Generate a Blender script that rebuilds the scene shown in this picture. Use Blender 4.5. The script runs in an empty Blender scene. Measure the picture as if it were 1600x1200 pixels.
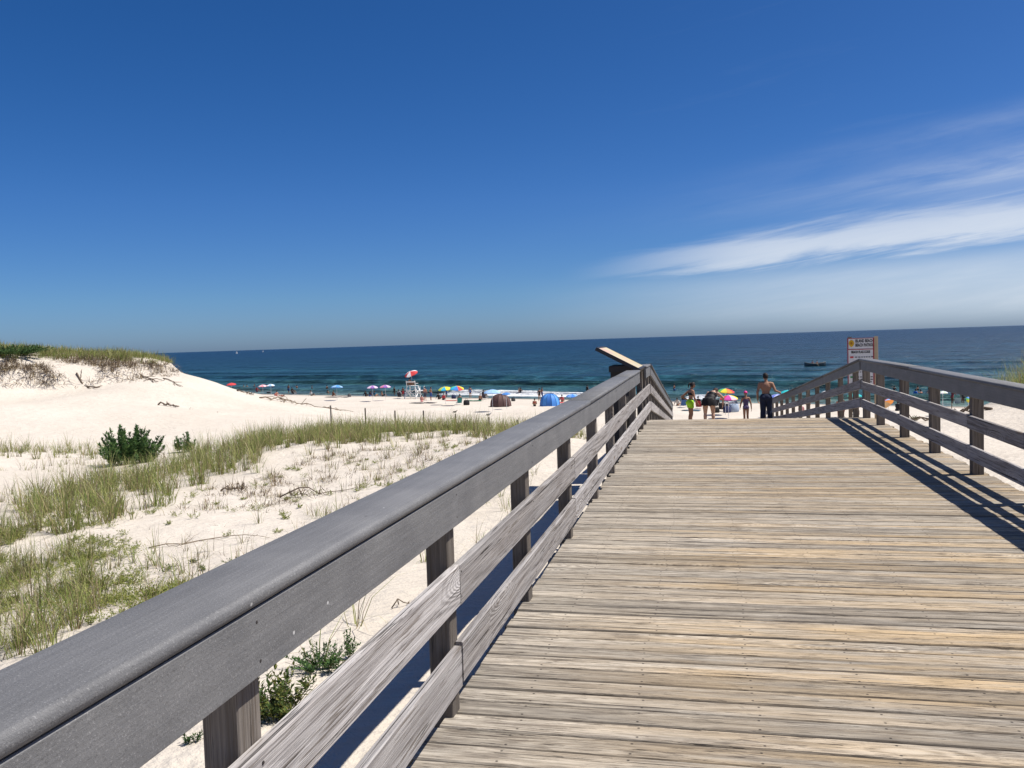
import bpy, bmesh, math, random
import numpy as np
from mathutils import Vector, Matrix, Euler

# ---------------------------------------------------------------- camera
SC = bpy.context.scene
F_PX, EYE = 1340.0, 1.65
CAMR = np.array([[0.97486, -0.01995, -0.22190],      # world X, Y, Z axes in camera axes (x right, y down, z forward)
                 [0.21968, -0.05528, 0.97400],
                 [-0.03170, -0.99827, -0.04951]])
def _ortho():
    r1 = np.array([(1102. - 800) / F_PX, (524. - 600) / F_PX, 1.]); r2 = np.array([(602. - 800) / F_PX, (540. - 600) / F_PX, 1.])
    up = np.cross(r1, r2); up /= np.linalg.norm(up); up = -up if up[1] > 0 else up
    y = r1 / np.linalg.norm(r1); x = np.cross(up, y); x = -x if x[0] < 0 else x
    return np.stack([x, y, up])
CAMR = _ortho()
cam_data = bpy.data.cameras.new('camera'); cam = bpy.data.objects.new('camera', cam_data)
SC.collection.objects.link(cam); SC.camera = cam
cam_data.sensor_fit = 'HORIZONTAL'; cam_data.sensor_width = 36.0
cam_data.lens = 36.0 * F_PX / 1600.0
cam_data.clip_start = 0.05; cam_data.clip_end = 80000
cx, cy, cz = CAMR[:, 0], -CAMR[:, 1], -CAMR[:, 2]
cam.matrix_world = Matrix(((cx[0], cy[0], cz[0], 0), (cx[1], cy[1], cz[1], 0), (cx[2], cy[2], cz[2], EYE), (0, 0, 0, 1)))

# ---------------------------------------------------------------- sky, sun, exposure
SUN_EL = math.radians(60.0)
SUN_AZ = math.radians(14.0)               # counter-clockwise from +X towards +Y
w = bpy.data.worlds.new('World'); SC.world = w; w.use_nodes = True
wn, wl = w.node_tree.nodes, w.node_tree.links
wn.clear()
def N(tree, typ, **kw):
    n = tree.nodes.new(typ)
    for k, v in kw.items():
        if k.startswith('i_'):
            key = k[2:]; key = int(key) if key.isdigit() else key.replace('_', ' ')
            n.inputs[key].default_value = v
        else: setattr(n, k, v)
    return n
def build_world():
    t = w.node_tree; L = t.links.new
    sky = N(t, 'ShaderNodeTexSky', sky_type='NISHITA', sun_disc=False)
    sky.sun_elevation = SUN_EL; sky.sun_rotation = math.pi / 2 - SUN_AZ
    sky.air_density = 0.6; sky.dust_density = 0.6; sky.ozone_density = 4.5; sky.altitude = 0
    hs = N(t, 'ShaderNodeHueSaturation', i_Saturation=1.29, i_Value=1.0); L(sky.outputs[0], hs.inputs['Color'])
    # grey sea haze low over the whole horizon
    tc0 = N(t, 'ShaderNodeTexCoord'); sz = N(t, 'ShaderNodeSeparateXYZ'); L(tc0.outputs['Generated'], sz.inputs[0])
    hz = N(t, 'ShaderNodeValToRGB'); L(sz.outputs[2], hz.inputs[0]); e = hz.color_ramp.elements
    e[0].position = 0.0; e[0].color = (0.66, 0.78, 1.02, 1); e[1].position = 0.16; e[1].color = (1.04, 1.03, 1.18, 1)
    e2 = e.new(0.055); e2.color = (0.84, 0.95, 1.07, 1)
    hm = N(t, 'ShaderNodeMixRGB', blend_type='MULTIPLY', i_0=1.0); L(hs.outputs[0], hm.inputs[1]); L(hz.outputs[0], hm.inputs[2])
    tc = N(t, 'ShaderNodeTexCoord'); sx = N(t, 'ShaderNodeSeparateXYZ'); L(tc.outputs['Generated'], sx.inputs[0])
    def M(op, a, b=None, c=None, clamp=False):
        n = N(t, 'ShaderNodeMath', operation=op, use_clamp=clamp)
        for i, v in enumerate((a, b, c)):
            if v is None: continue
            if isinstance(v, (int, float)): n.inputs[i].default_value = v
            else: L(v, n.inputs[i])
        return n.outputs[0]
    # a thin cirrus sheet far overhead: direction projected on a plane
    zz = M('MAXIMUM', sx.outputs[2], 0.012)
    px = M('DIVIDE', sx.outputs[0], zz); py = M('DIVIDE', sx.outputs[1], zz)
    # streak axes: the cirrus bands run from lower left to upper right in azimuth
    az = M('ARCTAN2', sx.outputs[0], sx.outputs[1]); el = M('ARCSINE', sx.outputs[2])
    cb = N(t, 'ShaderNodeCombineXYZ'); L(M('MULTIPLY', az, 2.6), cb.inputs[0])
    L(M('MULTIPLY', M('SUBTRACT', el, M('MULTIPLY', az, 0.10)), 17.0), cb.inputs[1])
    n1 = N(t, 'ShaderNodeTexNoise', i_Scale=1.7, i_Detail=9.0, i_Roughness=0.62, i_Distortion=0.55); L(cb.outputs[0], n1.inputs['Vector'])
    cb2 = N(t, 'ShaderNodeCombineXYZ'); L(M('MULTIPLY', az, 5.0), cb2.inputs[0])
    L(M('MULTIPLY', M('SUBTRACT', el, M('MULTIPLY', az, 0.12)), 60.0), cb2.inputs[1])
    n2 = N(t, 'ShaderNodeTexNoise', i_Scale=1.0, i_Detail=8.0, i_Roughness=0.6, i_Distortion=0.8); L(cb2.outputs[0], n2.inputs['Vector'])
    def band(az0, el0, tilt, waz, wel):
        da = M('DIVIDE', M('SUBTRACT', az, az0), waz)
        de = M('DIVIDE', M('SUBTRACT', M('SUBTRACT', el, el0), M('MULTIPLY', M('SUBTRACT', az, az0), tilt)), wel)
        d2 = M('ADD', M('MULTIPLY', da, da), M('MULTIPLY', de, de))
        return M('EXPONENT', M('MULTIPLY', d2, -1.0))
    wisp = M('ADD', M('MULTIPLY', n1.outputs[0], 0.75), M('MULTIPLY', n2.outputs[0], 0.45))
    def sstep(a, b, x):
        n = N(t, 'ShaderNodeMapRange', interpolation_type='SMOOTHSTEP'); n.inputs['From Min'].default_value = a; n.inputs['From Max'].default_value = b; L(x, n.inputs['Value']); return n.outputs[0]
    nz = M('SUBTRACT', n1.outputs[0], 0.5); nz2 = M('SUBTRACT', n2.outputs[0], 0.5)
    # the long bank: a tapering tongue that thickens to the right and goes on past the frame
    wdt = M('MINIMUM', M('MAXIMUM', M('MULTIPLY_ADD', az, 0.05, 0.0165), 0.006), 0.021)
    mid = M('ADD', M('MULTIPLY_ADD', az, 0.068, 0.0880), M('MULTIPLY', nz, 0.016))
    dd = M('DIVIDE', M('SUBTRACT', el, mid), wdt)
    dd = M('ADD', dd, M('ADD', M('MULTIPLY', nz2, 2.2), M('MULTIPLY', nz, 2.4)))
    lower = sstep(-1.35, -0.35, dd); upper = sstep(1.6, -0.1, dd)
    main = M('MULTIPLY', M('MULTIPLY', lower, upper), M('MULTIPLY', sstep(-0.17, 0.10, az), sstep(1.2, 0.6, az)))
    main = M('MULTIPLY', main, M('MULTIPLY_ADD', wisp, 0.55, 0.42, clamp=True))
    faint = M('MULTIPLY', M('MULTIPLY', band(0.40, 0.163, 0.06, 0.26, 0.022), 1.0), M('MULTIPLY_ADD', wisp, 2.4, -0.85, clamp=True))
    faint2 = M('MULTIPLY', band(0.38, 0.212, 0.10, 0.24, 0.012), M('MULTIPLY_ADD', wisp, 2.2, -0.80, clamp=True))
    low = M('MULTIPLY', M('MULTIPLY', sstep(-0.01, 0.03, el), sstep(0.085, 0.05, M('SUBTRACT', el, M('MULTIPLY', az, 0.03)))), M('MULTIPLY', sstep(-0.25, 0.25, az), M('MULTIPLY_ADD', wisp, 0.8, 0.30, clamp=True)))
    high = M('MULTIPLY', M('MULTIPLY_ADD', wisp, 1.4, -0.95, clamp=True), M('MULTIPLY', sstep(-0.3, 0.2, az), 0.10))
    tot = M('ADD', M('ADD', M('MULTIPLY', main, 1.0), M('ADD', M('MULTIPLY', faint, 0.55), M('MULTIPLY', faint2, 0.25))), M('ADD', M('MULTIPLY', low, 0.66), high), clamp=True)
    mix = N(t, 'ShaderNodeMixRGB', blend_type='MIX'); mix.inputs[2].default_value = (8.1, 8.7, 9.5, 1)
    L(tot, mix.inputs[0]); L(hm.outputs[0], mix.inputs[1])
    bg = N(t, 'ShaderNodeBackground', i_Strength=0.078); L(mix.outputs[0], bg.inputs[0])
    out = N(t, 'ShaderNodeOutputWorld'); L(bg.outputs[0], out.inputs[0])
build_world()
sun_d = bpy.data.lights.new('sun', 'SUN'); sun = bpy.data.objects.new('sun', sun_d); SC.collection.objects.link(sun)
sun_d.energy = 5.0; sun_d.angle = math.radians(0.53); sun_d.color = (1.0, 0.955, 0.89)
sdir = Vector((math.cos(SUN_EL) * math.cos(SUN_AZ), math.cos(SUN_EL) * math.sin(SUN_AZ), math.sin(SUN_EL)))
sun.rotation_euler = sdir.to_track_quat('Z', 'Y').to_euler()
sun.location = (20, 5, 40)
SC.view_settings.view_transform = 'Standard'; SC.view_settings.look = 'None'
SC.view_settings.exposure = 0.25; SC.view_settings.gamma = 1.0; SC.view_settings.use_curve_mapping = False
SC.cycles.use_denoising = True
SC.cycles.max_bounces = 6; SC.cycles.transparent_max_bounces = 8

# ---------------------------------------------------------------- helpers
COL = SC.collection
RNG = random.Random(7)
NP = np.random.RandomState(11)
def ray(u, v): return CAMR @ np.array([(u - 800) / F_PX, (v - 600) / F_PX, 1.0])
def at_depth(u, v, d): return np.array([0, 0, EYE]) + ray(u, v) * d
def at_z(u, v, z):
    r = ray(u, v); return np.array([0, 0, EYE]) + r * ((z - EYE) / r[2])
def at_y(u, v, y):
    r = ray(u, v); return np.array([0, 0, EYE]) + r * (y / r[1])
def project(P):
    P = np.asarray(P, float).reshape(-1, 3) - [0, 0, EYE]
    c = P @ CAMR
    zc = np.where(np.abs(c[:, 2]) < 1e-3, 1e-3, c[:, 2])
    return np.stack([c[:, 0] / zc * F_PX + 800, c[:, 1] / zc * F_PX + 600, c[:, 2]], 1)

class MB:
    def __init__(s): s.v = []; s.f = []; s.m = []
    def quadgrid(s, rows, closed_u=False, mat=0):
        b = len(s.v); n = len(rows[0])
        for r in rows: s.v += [tuple(p) for p in r]
        for i in range(len(rows) - 1):
            for j in range(n if closed_u else n - 1):
                k = (j + 1) % n
                s.f.append((b + i * n + j, b + i * n + k, b + (i + 1) * n + k, b + (i + 1) * n + j)); s.m.append(mat)
        return b
    def face(s, pts, mat=0):
        b = len(s.v); s.v += [tuple(p) for p in pts]; s.f.append(tuple(range(b, b + len(pts)))); s.m.append(mat)
    def box(s, c, d, rot=None, mat=0, bev=0.0):
        x, y, z = d[0] / 2, d[1] / 2, d[2] / 2
        R = rot if rot is not None else Matrix.Identity(3)
        c = Vector(c)
        if bev <= 0:
            P = [Vector((sx * x, sy * y, sz * z)) for sx in (-1, 1) for sy in (-1, 1) for sz in (-1, 1)]
            b = len(s.v); s.v += [tuple(c + R @ p) for p in P]
            for q in ((0, 1, 3, 2), (4, 6, 7, 5), (0, 4, 5, 1), (2, 3, 7, 6), (0, 2, 6, 4), (1, 5, 7, 3)):
                s.f.append(tuple(b + i for i in q)); s.m.append(mat)
        else:
            # octagonal section along the longest axis (chamfered long edges)
            ax = max(range(3), key=lambda i: d[i]); o = [i for i in range(3) if i != ax]
            h = [x, y, z]; a, e = h[o[0]], h[o[1]]
            sec = [(-a + bev, -e), (a - bev, -e), (a, -e + bev), (a, e - bev), (a - bev, e), (-a + bev, e), (-a, e - bev), (-a, -e + bev)]
            rows = []
            for t, sc in ((-1, None), (1, None)):
                r = []
                for p, q in sec:
                    k = [0, 0, 0]; k[ax] = t * h[ax]; k[o[0]] = p; k[o[1]] = q
                    r.append(tuple(c + R @ Vector(k)))
                rows.append(r)
            b = s.quadgrid(rows, True, mat)
            s.f.append(tuple(b + i for i in range(8))[::-1]); s.m.append(mat)
            s.f.append(tuple(b + 8 + i for i in range(8))); s.m.append(mat)
        return s
    def bar(s, a, b, wd, ht, mat=0, up=(0, 0, 1), bev=0.0):
        a, b = Vector(a), Vector(b); y = (b - a); ln = y.length; y.normalize()
        x = y.cross(Vector(up)); x = x.normalized() if x.length > 1e-6 else Vector((1, 0, 0)); z = x.cross(y)
        R = Matrix((x, y, z)).transposed()
        return s.box((a + b) / 2, (wd, ln, ht), R, mat, bev)
    def tube(s, pts, rad, n=8, mat=0, cap=True):
        pts = [Vector(p) for p in pts]
        if not hasattr(rad, '__len__'): rad = [rad] * len(pts)
        rows = []; ref = Vector((0.13, 0.31, 0.94))
        for i, p in enumerate(pts):
            t = (pts[min(i + 1, len(pts) - 1)] - pts[max(i - 1, 0)]).normalized()
            if abs(t.dot(ref)) > 0.97: ref = Vector((0.9, 0.2, 0.1))
            x = t.cross(ref).normalized(); y = x.cross(t)
            rows.append([tuple(p + (x * math.cos(k * 2 * math.pi / n) + y * math.sin(k * 2 * math.pi / n)) * rad[i]) for k in range(n)])
        b = s.quadgrid(rows, True, mat)
        if cap:
            s.f.append(tuple(b + i for i in range(n))); s.m.append(mat)
            e = b + (len(pts) - 1) * n; s.f.append(tuple(e + i for i in range(n))[::-1]); s.m.append(mat)
        return s
    def lathe(s, prof, n=16, c=(0, 0, 0), mat=0, sc=(1, 1)):
        rows = [[(c[0] + r * math.cos(k * 2 * math.pi / n) * sc[0], c[1] + r * math.sin(k * 2 * math.pi / n) * sc[1], c[2] + z) for k in range(n)] for r, z in prof]
        s.quadgrid(rows, True, mat); return s
    def ellipsoid(s, c, r, n=12, m=8, mat=0, rot=None):
        R = rot if rot is not None else Matrix.Identity(3); c = Vector(c)
        rows = []
        for i in range(m + 1):
            a = math.pi * i / m - math.pi / 2; a = max(-1.55, min(1.55, a))
            rows.append([tuple(c + R @ Vector((r[0] * math.cos(a) * math.cos(k * 2 * math.pi / n), r[1] * math.cos(a) * math.sin(k * 2 * math.pi / n), r[2] * math.sin(a)))) for k in range(n)])
        s.quadgrid(rows, True, mat); return s
    def mesh(s, name, mats=(), smooth=False, fixn=True):
        me = bpy.data.meshes.new(name); me.from_pydata(s.v, [], s.f)
        for m in mats: me.materials.append(m)
        if s.m and len(mats) > 1: me.polygons.foreach_set('material_index', s.m)
        if fixn:
            bm = bmesh.new(); bm.from_mesh(me); bmesh.ops.recalc_face_normals(bm, faces=bm.faces); bm.to_mesh(me); bm.free()
        if smooth: me.polygons.foreach_set('use_smooth', [True] * len(me.polygons))
        me.update(); return me
def link(name, data, parent=None, loc=(0, 0, 0), rot=(0, 0, 0), scale=None):
    o = bpy.data.objects.new(name, data); COL.objects.link(o); o.location = loc; o.rotation_euler = rot
    if scale: o.scale = scale
    if parent: o.parent = parent
    return o
def obj(name, mb, mats, parent=None, smooth=False, loc=(0, 0, 0), rot=(0, 0, 0)):
    if not isinstance(mats, (list, tuple)): mats = [mats]
    return link(name, mb.mesh(name, mats, smooth), parent, loc, rot)
def tag(o, label=None, cat=None, group=None, kind=None):
    if label: o['label'] = label
    if cat: o['category'] = cat
    if group: o['group'] = group
    if kind: o['kind'] = kind
    return o
def empty(name, loc, rz=0.0, label=None, cat=None, group=None, rot=None):
    o = link(name, None, None, loc, rot if rot else (0, 0, rz)); o.empty_display_size = 0.2
    return tag(o, label, cat, group)

# ---------------------------------------------------------------- materials
def shader(name):
    m = bpy.data.materials.new(name); m.use_nodes = True; t = m.node_tree
    return m, t, t.nodes['Principled BSDF'], t.links.new
def ramp(t, stops, src=None, interp='LINEAR'):
    r = N(t, 'ShaderNodeValToRGB'); r.color_ramp.interpolation = interp
    e = r.color_ramp.elements
    while len(e) < len(stops): e.new(0.5)
    for k, (p, c) in enumerate(stops):
        e[k].position = p; e[k].color = (c, c, c, 1) if isinstance(c, (int, float)) else (*c, 1)
    if src is not None: t.links.new(src, r.inputs[0])
    return r.outputs[0]
def math_n(t, op, a, b=None, c=None, clamp=False):
    n = N(t, 'ShaderNodeMath', operation=op, use_clamp=clamp)
    for i, v in enumerate((a, b, c)):
        if v is None: continue
        if isinstance(v, (int, float)): n.inputs[i].default_value = v
        else: t.links.new(v, n.inputs[i])
    return n.outputs[0]
def mixc(t, fac, a, b, mode='MIX'):
    n = N(t, 'ShaderNodeMixRGB', blend_type=mode)
    for i, v in enumerate((fac, a, b)):
        if isinstance(v, (int, float)): n.inputs[i].default_value = v
        elif isinstance(v, tuple): n.inputs[i].default_value = (*v, 1)
        else: t.links.new(v, n.inputs[i])
    return n.outputs[0]
def noise(t, vec, scale, detail=4.0, rough=0.55, dist=0.0):
    n = N(t, 'ShaderNodeTexNoise', i_Scale=scale, i_Detail=detail, i_Roughness=rough, i_Distortion=dist)
    if vec is not None: t.links.new(vec, n.inputs['Vector'])
    return n.outputs[0]
def mapping(t, vec, scale=(1, 1, 1), loc=(0, 0, 0), rot=(0, 0, 0)):
    n = N(t, 'ShaderNodeMapping'); n.inputs['Scale'].default_value = scale; n.inputs['Location'].default_value = loc; n.inputs['Rotation'].default_value = rot
    t.links.new(vec, n.inputs[0]); return n.outputs[0]
def bump(t, b, h, strength=0.3, dist=0.01):
    n = N(t, 'ShaderNodeBump', i_Strength=strength, i_Distance=dist); t.links.new(h, n.inputs['Height']); t.links.new(n.outputs[0], b.inputs['Normal'])
PLAIN = {}
def plain(col, rough=0.7, name=None, spec=0.3):
    key = (tuple(round(c, 3) for c in col), rough)
    if key in PLAIN: return PLAIN[key]
    m, t, b, L = shader(name or 'paint_%d' % len(PLAIN))
    tc = N(t, 'ShaderNodeTexCoord')
    nz = noise(t, tc.outputs['Object'], 9.0, 3.0)
    c = mixc(t, nz, tuple(x * 0.85 for x in col), tuple(min(1, x * 1.12) for x in col))
    L(c, b.inputs['Base Color']); b.inputs['Roughness'].default_value = rough; b.inputs['Specular IOR Level'].default_value = spec
    PLAIN[key] = m; return m

def wood_material(name, axis, light, dark, warm, warm_amt, nails=False, stain=0.5, scale=1.0, rings=38.0, lx=1.0):
    """weathered softwood; grain runs along object axis 0 (x) or 1 (y)"""
    m, t, b, L = shader(name)
    tc = N(t, 'ShaderNodeTexCoord'); oi = N(t, 'ShaderNodeObjectInfo')
    rnd = oi.outputs['Random']
    off = N(t, 'ShaderNodeCombineXYZ'); L(math_n(t, 'MULTIPLY', rnd, 91.7), off.inputs[0]); L(math_n(t, 'MULTIPLY', rnd, 37.3), off.inputs[1]); L(math_n(t, 'MULTIPLY', rnd, 53.1), off.inputs[2])
    add = N(t, 'ShaderNodeVectorMath', operation='ADD'); L(tc.outputs['Object'], add.inputs[0]); L(off.outputs[0], add.inputs[1])
    v = add.outputs[0]
    if axis == 1: v = mapping(t, v, rot=(0, 0, math.pi / 2))
    if axis == 2: v = mapping(t, v, rot=(0, math.pi / 2, 0))
    s = scale
    # growth rings seen as cathedral figure: distance field warped by slow noise
    warp = noise(t, mapping(t, v, (0.55 * s, 4 * s, 4 * s)), 1.0, 2.0, 0.45, 0.15)
    sep = N(t, 'ShaderNodeSeparateXYZ'); L(v, sep.inputs[0])
    # knots: sparse cells
    vor = N(t, 'ShaderNodeTexVoronoi', i_Scale=1.0, i_Randomness=1.0); L(mapping(t, v, (1.15 * s, 5.2 * s, 5.2 * s)), vor.inputs['Vector'])
    kd = vor.outputs['Distance']
    knot = math_n(t, 'EXPONENT', math_n(t, 'MULTIPLY', math_n(t, 'MULTIPLY', kd, kd), -16.0))
    keep = ramp(t, [(0.52, 0.0), (0.58, 1.0)], N_out(t, vor, 'Color'))
    knot = math_n(t, 'MULTIPLY', knot, keep)
    fig = math_n(t, 'ADD', math_n(t, 'MULTIPLY', math_n(t, 'ADD', sep.outputs[1], sep.outputs[2]), rings * 0.35 * s), math_n(t, 'MULTIPLY', warp, 6.5))
    fig = math_n(t, 'ADD', fig, math_n(t, 'MULTIPLY', knot, 8.0))
    ring = math_n(t, 'MULTIPLY_ADD', math_n(t, 'SINE', math_n(t, 'MULTIPLY', fig, 6.283)), 0.5, 0.5)
    fine = noise(t, mapping(t, v, (4.5 * s * lx, 160 * s, 160 * s)), 1.0, 4.0, 0.65)
    fine2 = noise(t, mapping(t, v, (7 * s, 310 * s, 310 * s)), 1.0, 3.0, 0.6)
    medium = noise(t, mapping(t, v, (4.2 * s * lx, 58 * s, 58 * s)), 1.0, 6.0, 0.70, 0.2)
    streak = noise(t, mapping(t, v, (0.7 * s * lx, 17 * s, 17 * s)), 1.0, 5.0, 0.65)
    crack = ramp(t, [(0.635, 0.0), (0.675, 1.0)], noise(t, mapping(t, v, (5.5 * s * lx, 95 * s, 95 * s)), 1.0, 4.0, 0.62, 0.15))
    crack2 = ramp(t, [(0.64, 0.0), (0.67, 1.0)], noise(t, mapping(t, v, (0.9 * s * lx, 48 * s, 48 * s), loc=(7, 3, 1)), 1.0, 5.0, 0.55, 0.1))
    crack = math_n(t, 'MAXIMUM', crack, crack2)
    dash = math_n(t, 'MULTIPLY', ramp(t, [(0.55, 0.0), (0.60, 1.0)], noise(t, mapping(t, v, (9 * s * lx, 120 * s, 120 * s), loc=(2, 9, 4)), 1.0, 3.0, 0.6, 0.2)), ramp(t, [(0.42, 0.0), (0.54, 1.0)], noise(t, mapping(t, v, (1.1 * s, 9 * s, 9 * s), loc=(5, 1, 8)), 1.0, 4.0, 0.6)))
    val = math_n(t, 'ADD', math_n(t, 'ADD', math_n(t, 'MULTIPLY', fine, 0.50), math_n(t, 'MULTIPLY', medium, 0.42)), math_n(t, 'ADD', math_n(t, 'MULTIPLY', streak, 0.12), math_n(t, 'MULTIPLY', ring, math_n(t, 'MULTIPLY_ADD', knot, 0.35, 0.09))))
    base = mixc(t, ramp(t, [(0.40, 0.0), (0.70, 1.0)], val), dark, light)
    own = math_n(t, 'FRACT', math_n(t, 'MULTIPLY', rnd, 13.7))
    wf = math_n(t, 'MULTIPLY', ramp(t, [(0.36, 0.0), (0.66, 1.0)], noise(t, mapping(t, v, (0.7, 9, 9)), 1.0, 4.0, 0.6)), math_n(t, 'MULTIPLY', math_n(t, 'MULTIPLY_ADD', own, 1.2, 0.25), warm_amt), clamp=True)
    if nails:        # boards are rubbed to bare tan wood where people walk, grey by the railing
        gp = N(t, 'ShaderNodeNewGeometry'); gs = N(t, 'ShaderNodeSeparateXYZ'); L(gp.outputs['Position'], gs.inputs[0])
        wf = math_n(t, 'MULTIPLY', wf, ramp(t, [(0.26, 0.15), (0.52, 1.0)], math_n(t, 'MULTIPLY_ADD', gs.outputs[0], 0.25, 0.5)))
    tan = mixc(t, ramp(t, [(0.40, 0.0), (0.66, 1.0)], val), tuple(x * 0.42 for x in warm), tuple(x * 0.66 for x in warm)) if nails else mixc(t, 0.75, base, warm, 'MULTIPLY')
    base = mixc(t, wf, base, tan)
    bright = math_n(t, 'MULTIPLY_ADD', rnd, 0.42, 0.76)
    cb = N(t, 'ShaderNodeCombineXYZ'); [L(bright, cb.inputs[i]) for i in range(3)]
    base = mixc(t, 1.0, base, cb.outputs[0], 'MULTIPLY')
    base = mixc(t, math_n(t, 'MULTIPLY', ramp(t, [(0.70, 0.0), (0.95, 1.0)], knot), 0.7), base, (0.17, 0.12, 0.08))
    base = mixc(t, math_n(t, 'MULTIPLY', dash, 0.7), base, (0.12, 0.095, 0.072))
    base = mixc(t, math_n(t, 'MULTIPLY', crack, 0.8), base, (0.035, 0.03, 0.026))
    blot = ramp(t, [(0.5, 0.0), (0.75, 1.0)], noise(t, mapping(t, v, (1.4, 6, 6)), 1.0, 5.0, 0.65, 0.5))
    base = mixc(t, math_n(t, 'MULTIPLY', blot, stain), base, (0.085, 0.075, 0.065))
    if nails:
        wp = N(t, 'ShaderNodeSeparateXYZ'); L(tc.outputs['Object'], wp.inputs[0])
        jx = math_n(t, 'SUBTRACT', math_n(t, 'FRACT', math_n(t, 'ADD', math_n(t, 'DIVIDE', wp.outputs[0], 0.508), math_n(t, 'MULTIPLY', rnd, 0.05))), 0.5)
        dx = math_n(t, 'MULTIPLY', jx, 0.508)
        dy = math_n(t, 'SUBTRACT', math_n(t, 'ABSOLUTE', wp.outputs[1]), 0.042)
        dd = math_n(t, 'SQRT', math_n(t, 'ADD', math_n(t, 'MULTIPLY', dx, dx), math_n(t, 'MULTIPLY', dy, dy)))
        nail = ramp(t, [(0.0045, 1.0), (0.0075, 0.0)], dd)
        base = mixc(t, math_n(t, 'MULTIPLY', nail, 0.85), base, (0.03, 0.025, 0.022))
    if nails:        # worn dirty edges of each board, with the gap shade painted in too
        en = noise(t, mapping(t, v, (6, 30, 30)), 1.0, 4.0, 0.6)
        ey = math_n(t, 'ADD', math_n(t, 'ABSOLUTE', wp.outputs[1]), math_n(t, 'MULTIPLY', math_n(t, 'SUBTRACT', en, 0.5), 0.010))
        base = mixc(t, ramp(t, [(0.0635, 0.0), (0.0675, 0.8)], ey), base, (0.05, 0.042, 0.035))
    L(base, b.inputs['Base Color']); b.inputs['Roughness'].default_value = 0.88; b.inputs['Specular IOR Level'].default_value = 0.18
    h = math_n(t, 'ADD', math_n(t, 'MULTIPLY', fine, 0.7), math_n(t, 'ADD', math_n(t, 'MULTIPLY', ring, 0.25), math_n(t, 'SUBTRACT', math_n(t, 'MULTIPLY', fine2, 0.3), math_n(t, 'MULTIPLY', crack, 1.2))))
    bump(t, b, h, 0.85, 0.008)
    return m
def N_out(t, node, name):
    sp = N(t, 'ShaderNodeSeparateColor'); t.links.new(node.outputs[name], sp.inputs[0]); return sp.outputs[0]

MAT = {}
MAT['plank'] = wood_material('weathered_deck_wood', 0, (0.54, 0.483, 0.395), (0.138, 0.113, 0.088), (0.78, 0.58, 0.35), 0.95, nails=True, stain=0.5)
MAT['rail_wood'] = wood_material('silver_rail_wood', 1, (0.50, 0.475, 0.455), (0.23, 0.21, 0.20), (0.92, 0.85, 0.78), 0.4, stain=0.16, scale=0.9, lx=0.36)
MAT['post_wood'] = wood_material('grey_post_wood', 2, (0.25, 0.22, 0.19), (0.10, 0.085, 0.072), (0.9, 0.8, 0.7), 0.4, stain=0.3, lx=0.4)
MAT['joist_wood'] = wood_material('joist_wood', 1, (0.25, 0.21, 0.17), (0.09, 0.075, 0.06), (0.9, 0.8, 0.7), 0.4)
def composite():
    m, t, b, L = shader('grey_composite_board')
    tc = N(t, 'ShaderNodeTexCoord'); v = tc.outputs['Object']
    n1 = noise(t, v, 3.0, 6.0, 0.6); n2 = noise(t, v, 190.0, 3.0, 0.7); n3 = noise(t, mapping(t, v, (1, 0.25, 1)), 22.0, 5.0, 0.65)
    c = mixc(t, ramp(t, [(0.3, 0.0), (0.7, 1.0)], n1), (0.142, 0.142, 0.144), (0.205, 0.203, 0.20))
    c = mixc(t, ramp(t, [(0.3, 0.0), (0.75, 1.0)], n3), mixc(t, 0.25, c, (0.08, 0.08, 0.082)), c)
    c = mixc(t, ramp(t, [(0.585, 0.0), (0.68, 0.55)], n2), c, (0.38, 0.37, 0.36))
    c = mixc(t, ramp(t, [(0.33, 0.5), (0.42, 0.0)], n2), c, (0.06, 0.06, 0.06))
    gr = noise(t, mapping(t, v, (75, 2.2, 75)), 1.0, 5.0, 0.65); c = mixc(t, math_n(t, 'MULTIPLY', ramp(t, [(0.45, 0.0), (0.66, 1.0)], gr), 0.20), c, (0.085, 0.083, 0.082)); c = mixc(t, math_n(t, 'MULTIPLY', ramp(t, [(0.34, 1.0), (0.48, 0.0)], gr), 0.12), c, (0.27, 0.265, 0.26))
    vo = N(t, 'ShaderNodeTexVoronoi', i_Scale=7.5); L(v, vo.inputs['Vector'])
    c = mixc(t, ramp(t, [(0.03, 0.8), (0.045, 0.0)], vo.outputs['Distance']), c, (0.62, 0.61, 0.58))
    vo2 = N(t, 'ShaderNodeTexVoronoi', i_Scale=5.3); L(mapping(t, v, loc=(3.3, 1.7, 0.4)), vo2.inputs['Vector'])
    c = mixc(t, ramp(t, [(0.025, 0.8), (0.04, 0.0)], vo2.outputs['Distance']), c, (0.045, 0.04, 0.038))
    L(c, b.inputs['Base Color']); b.inputs['Roughness'].default_value = 0.62; b.inputs['Specular IOR Level'].default_value = 0.35
    bump(t, b, math_n(t, 'ADD', math_n(t, 'ADD', n2, gr), math_n(t, 'MULTIPLY', n3, 0.6)), 0.4, 0.004)
    return m
MAT['composite'] = composite()
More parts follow.
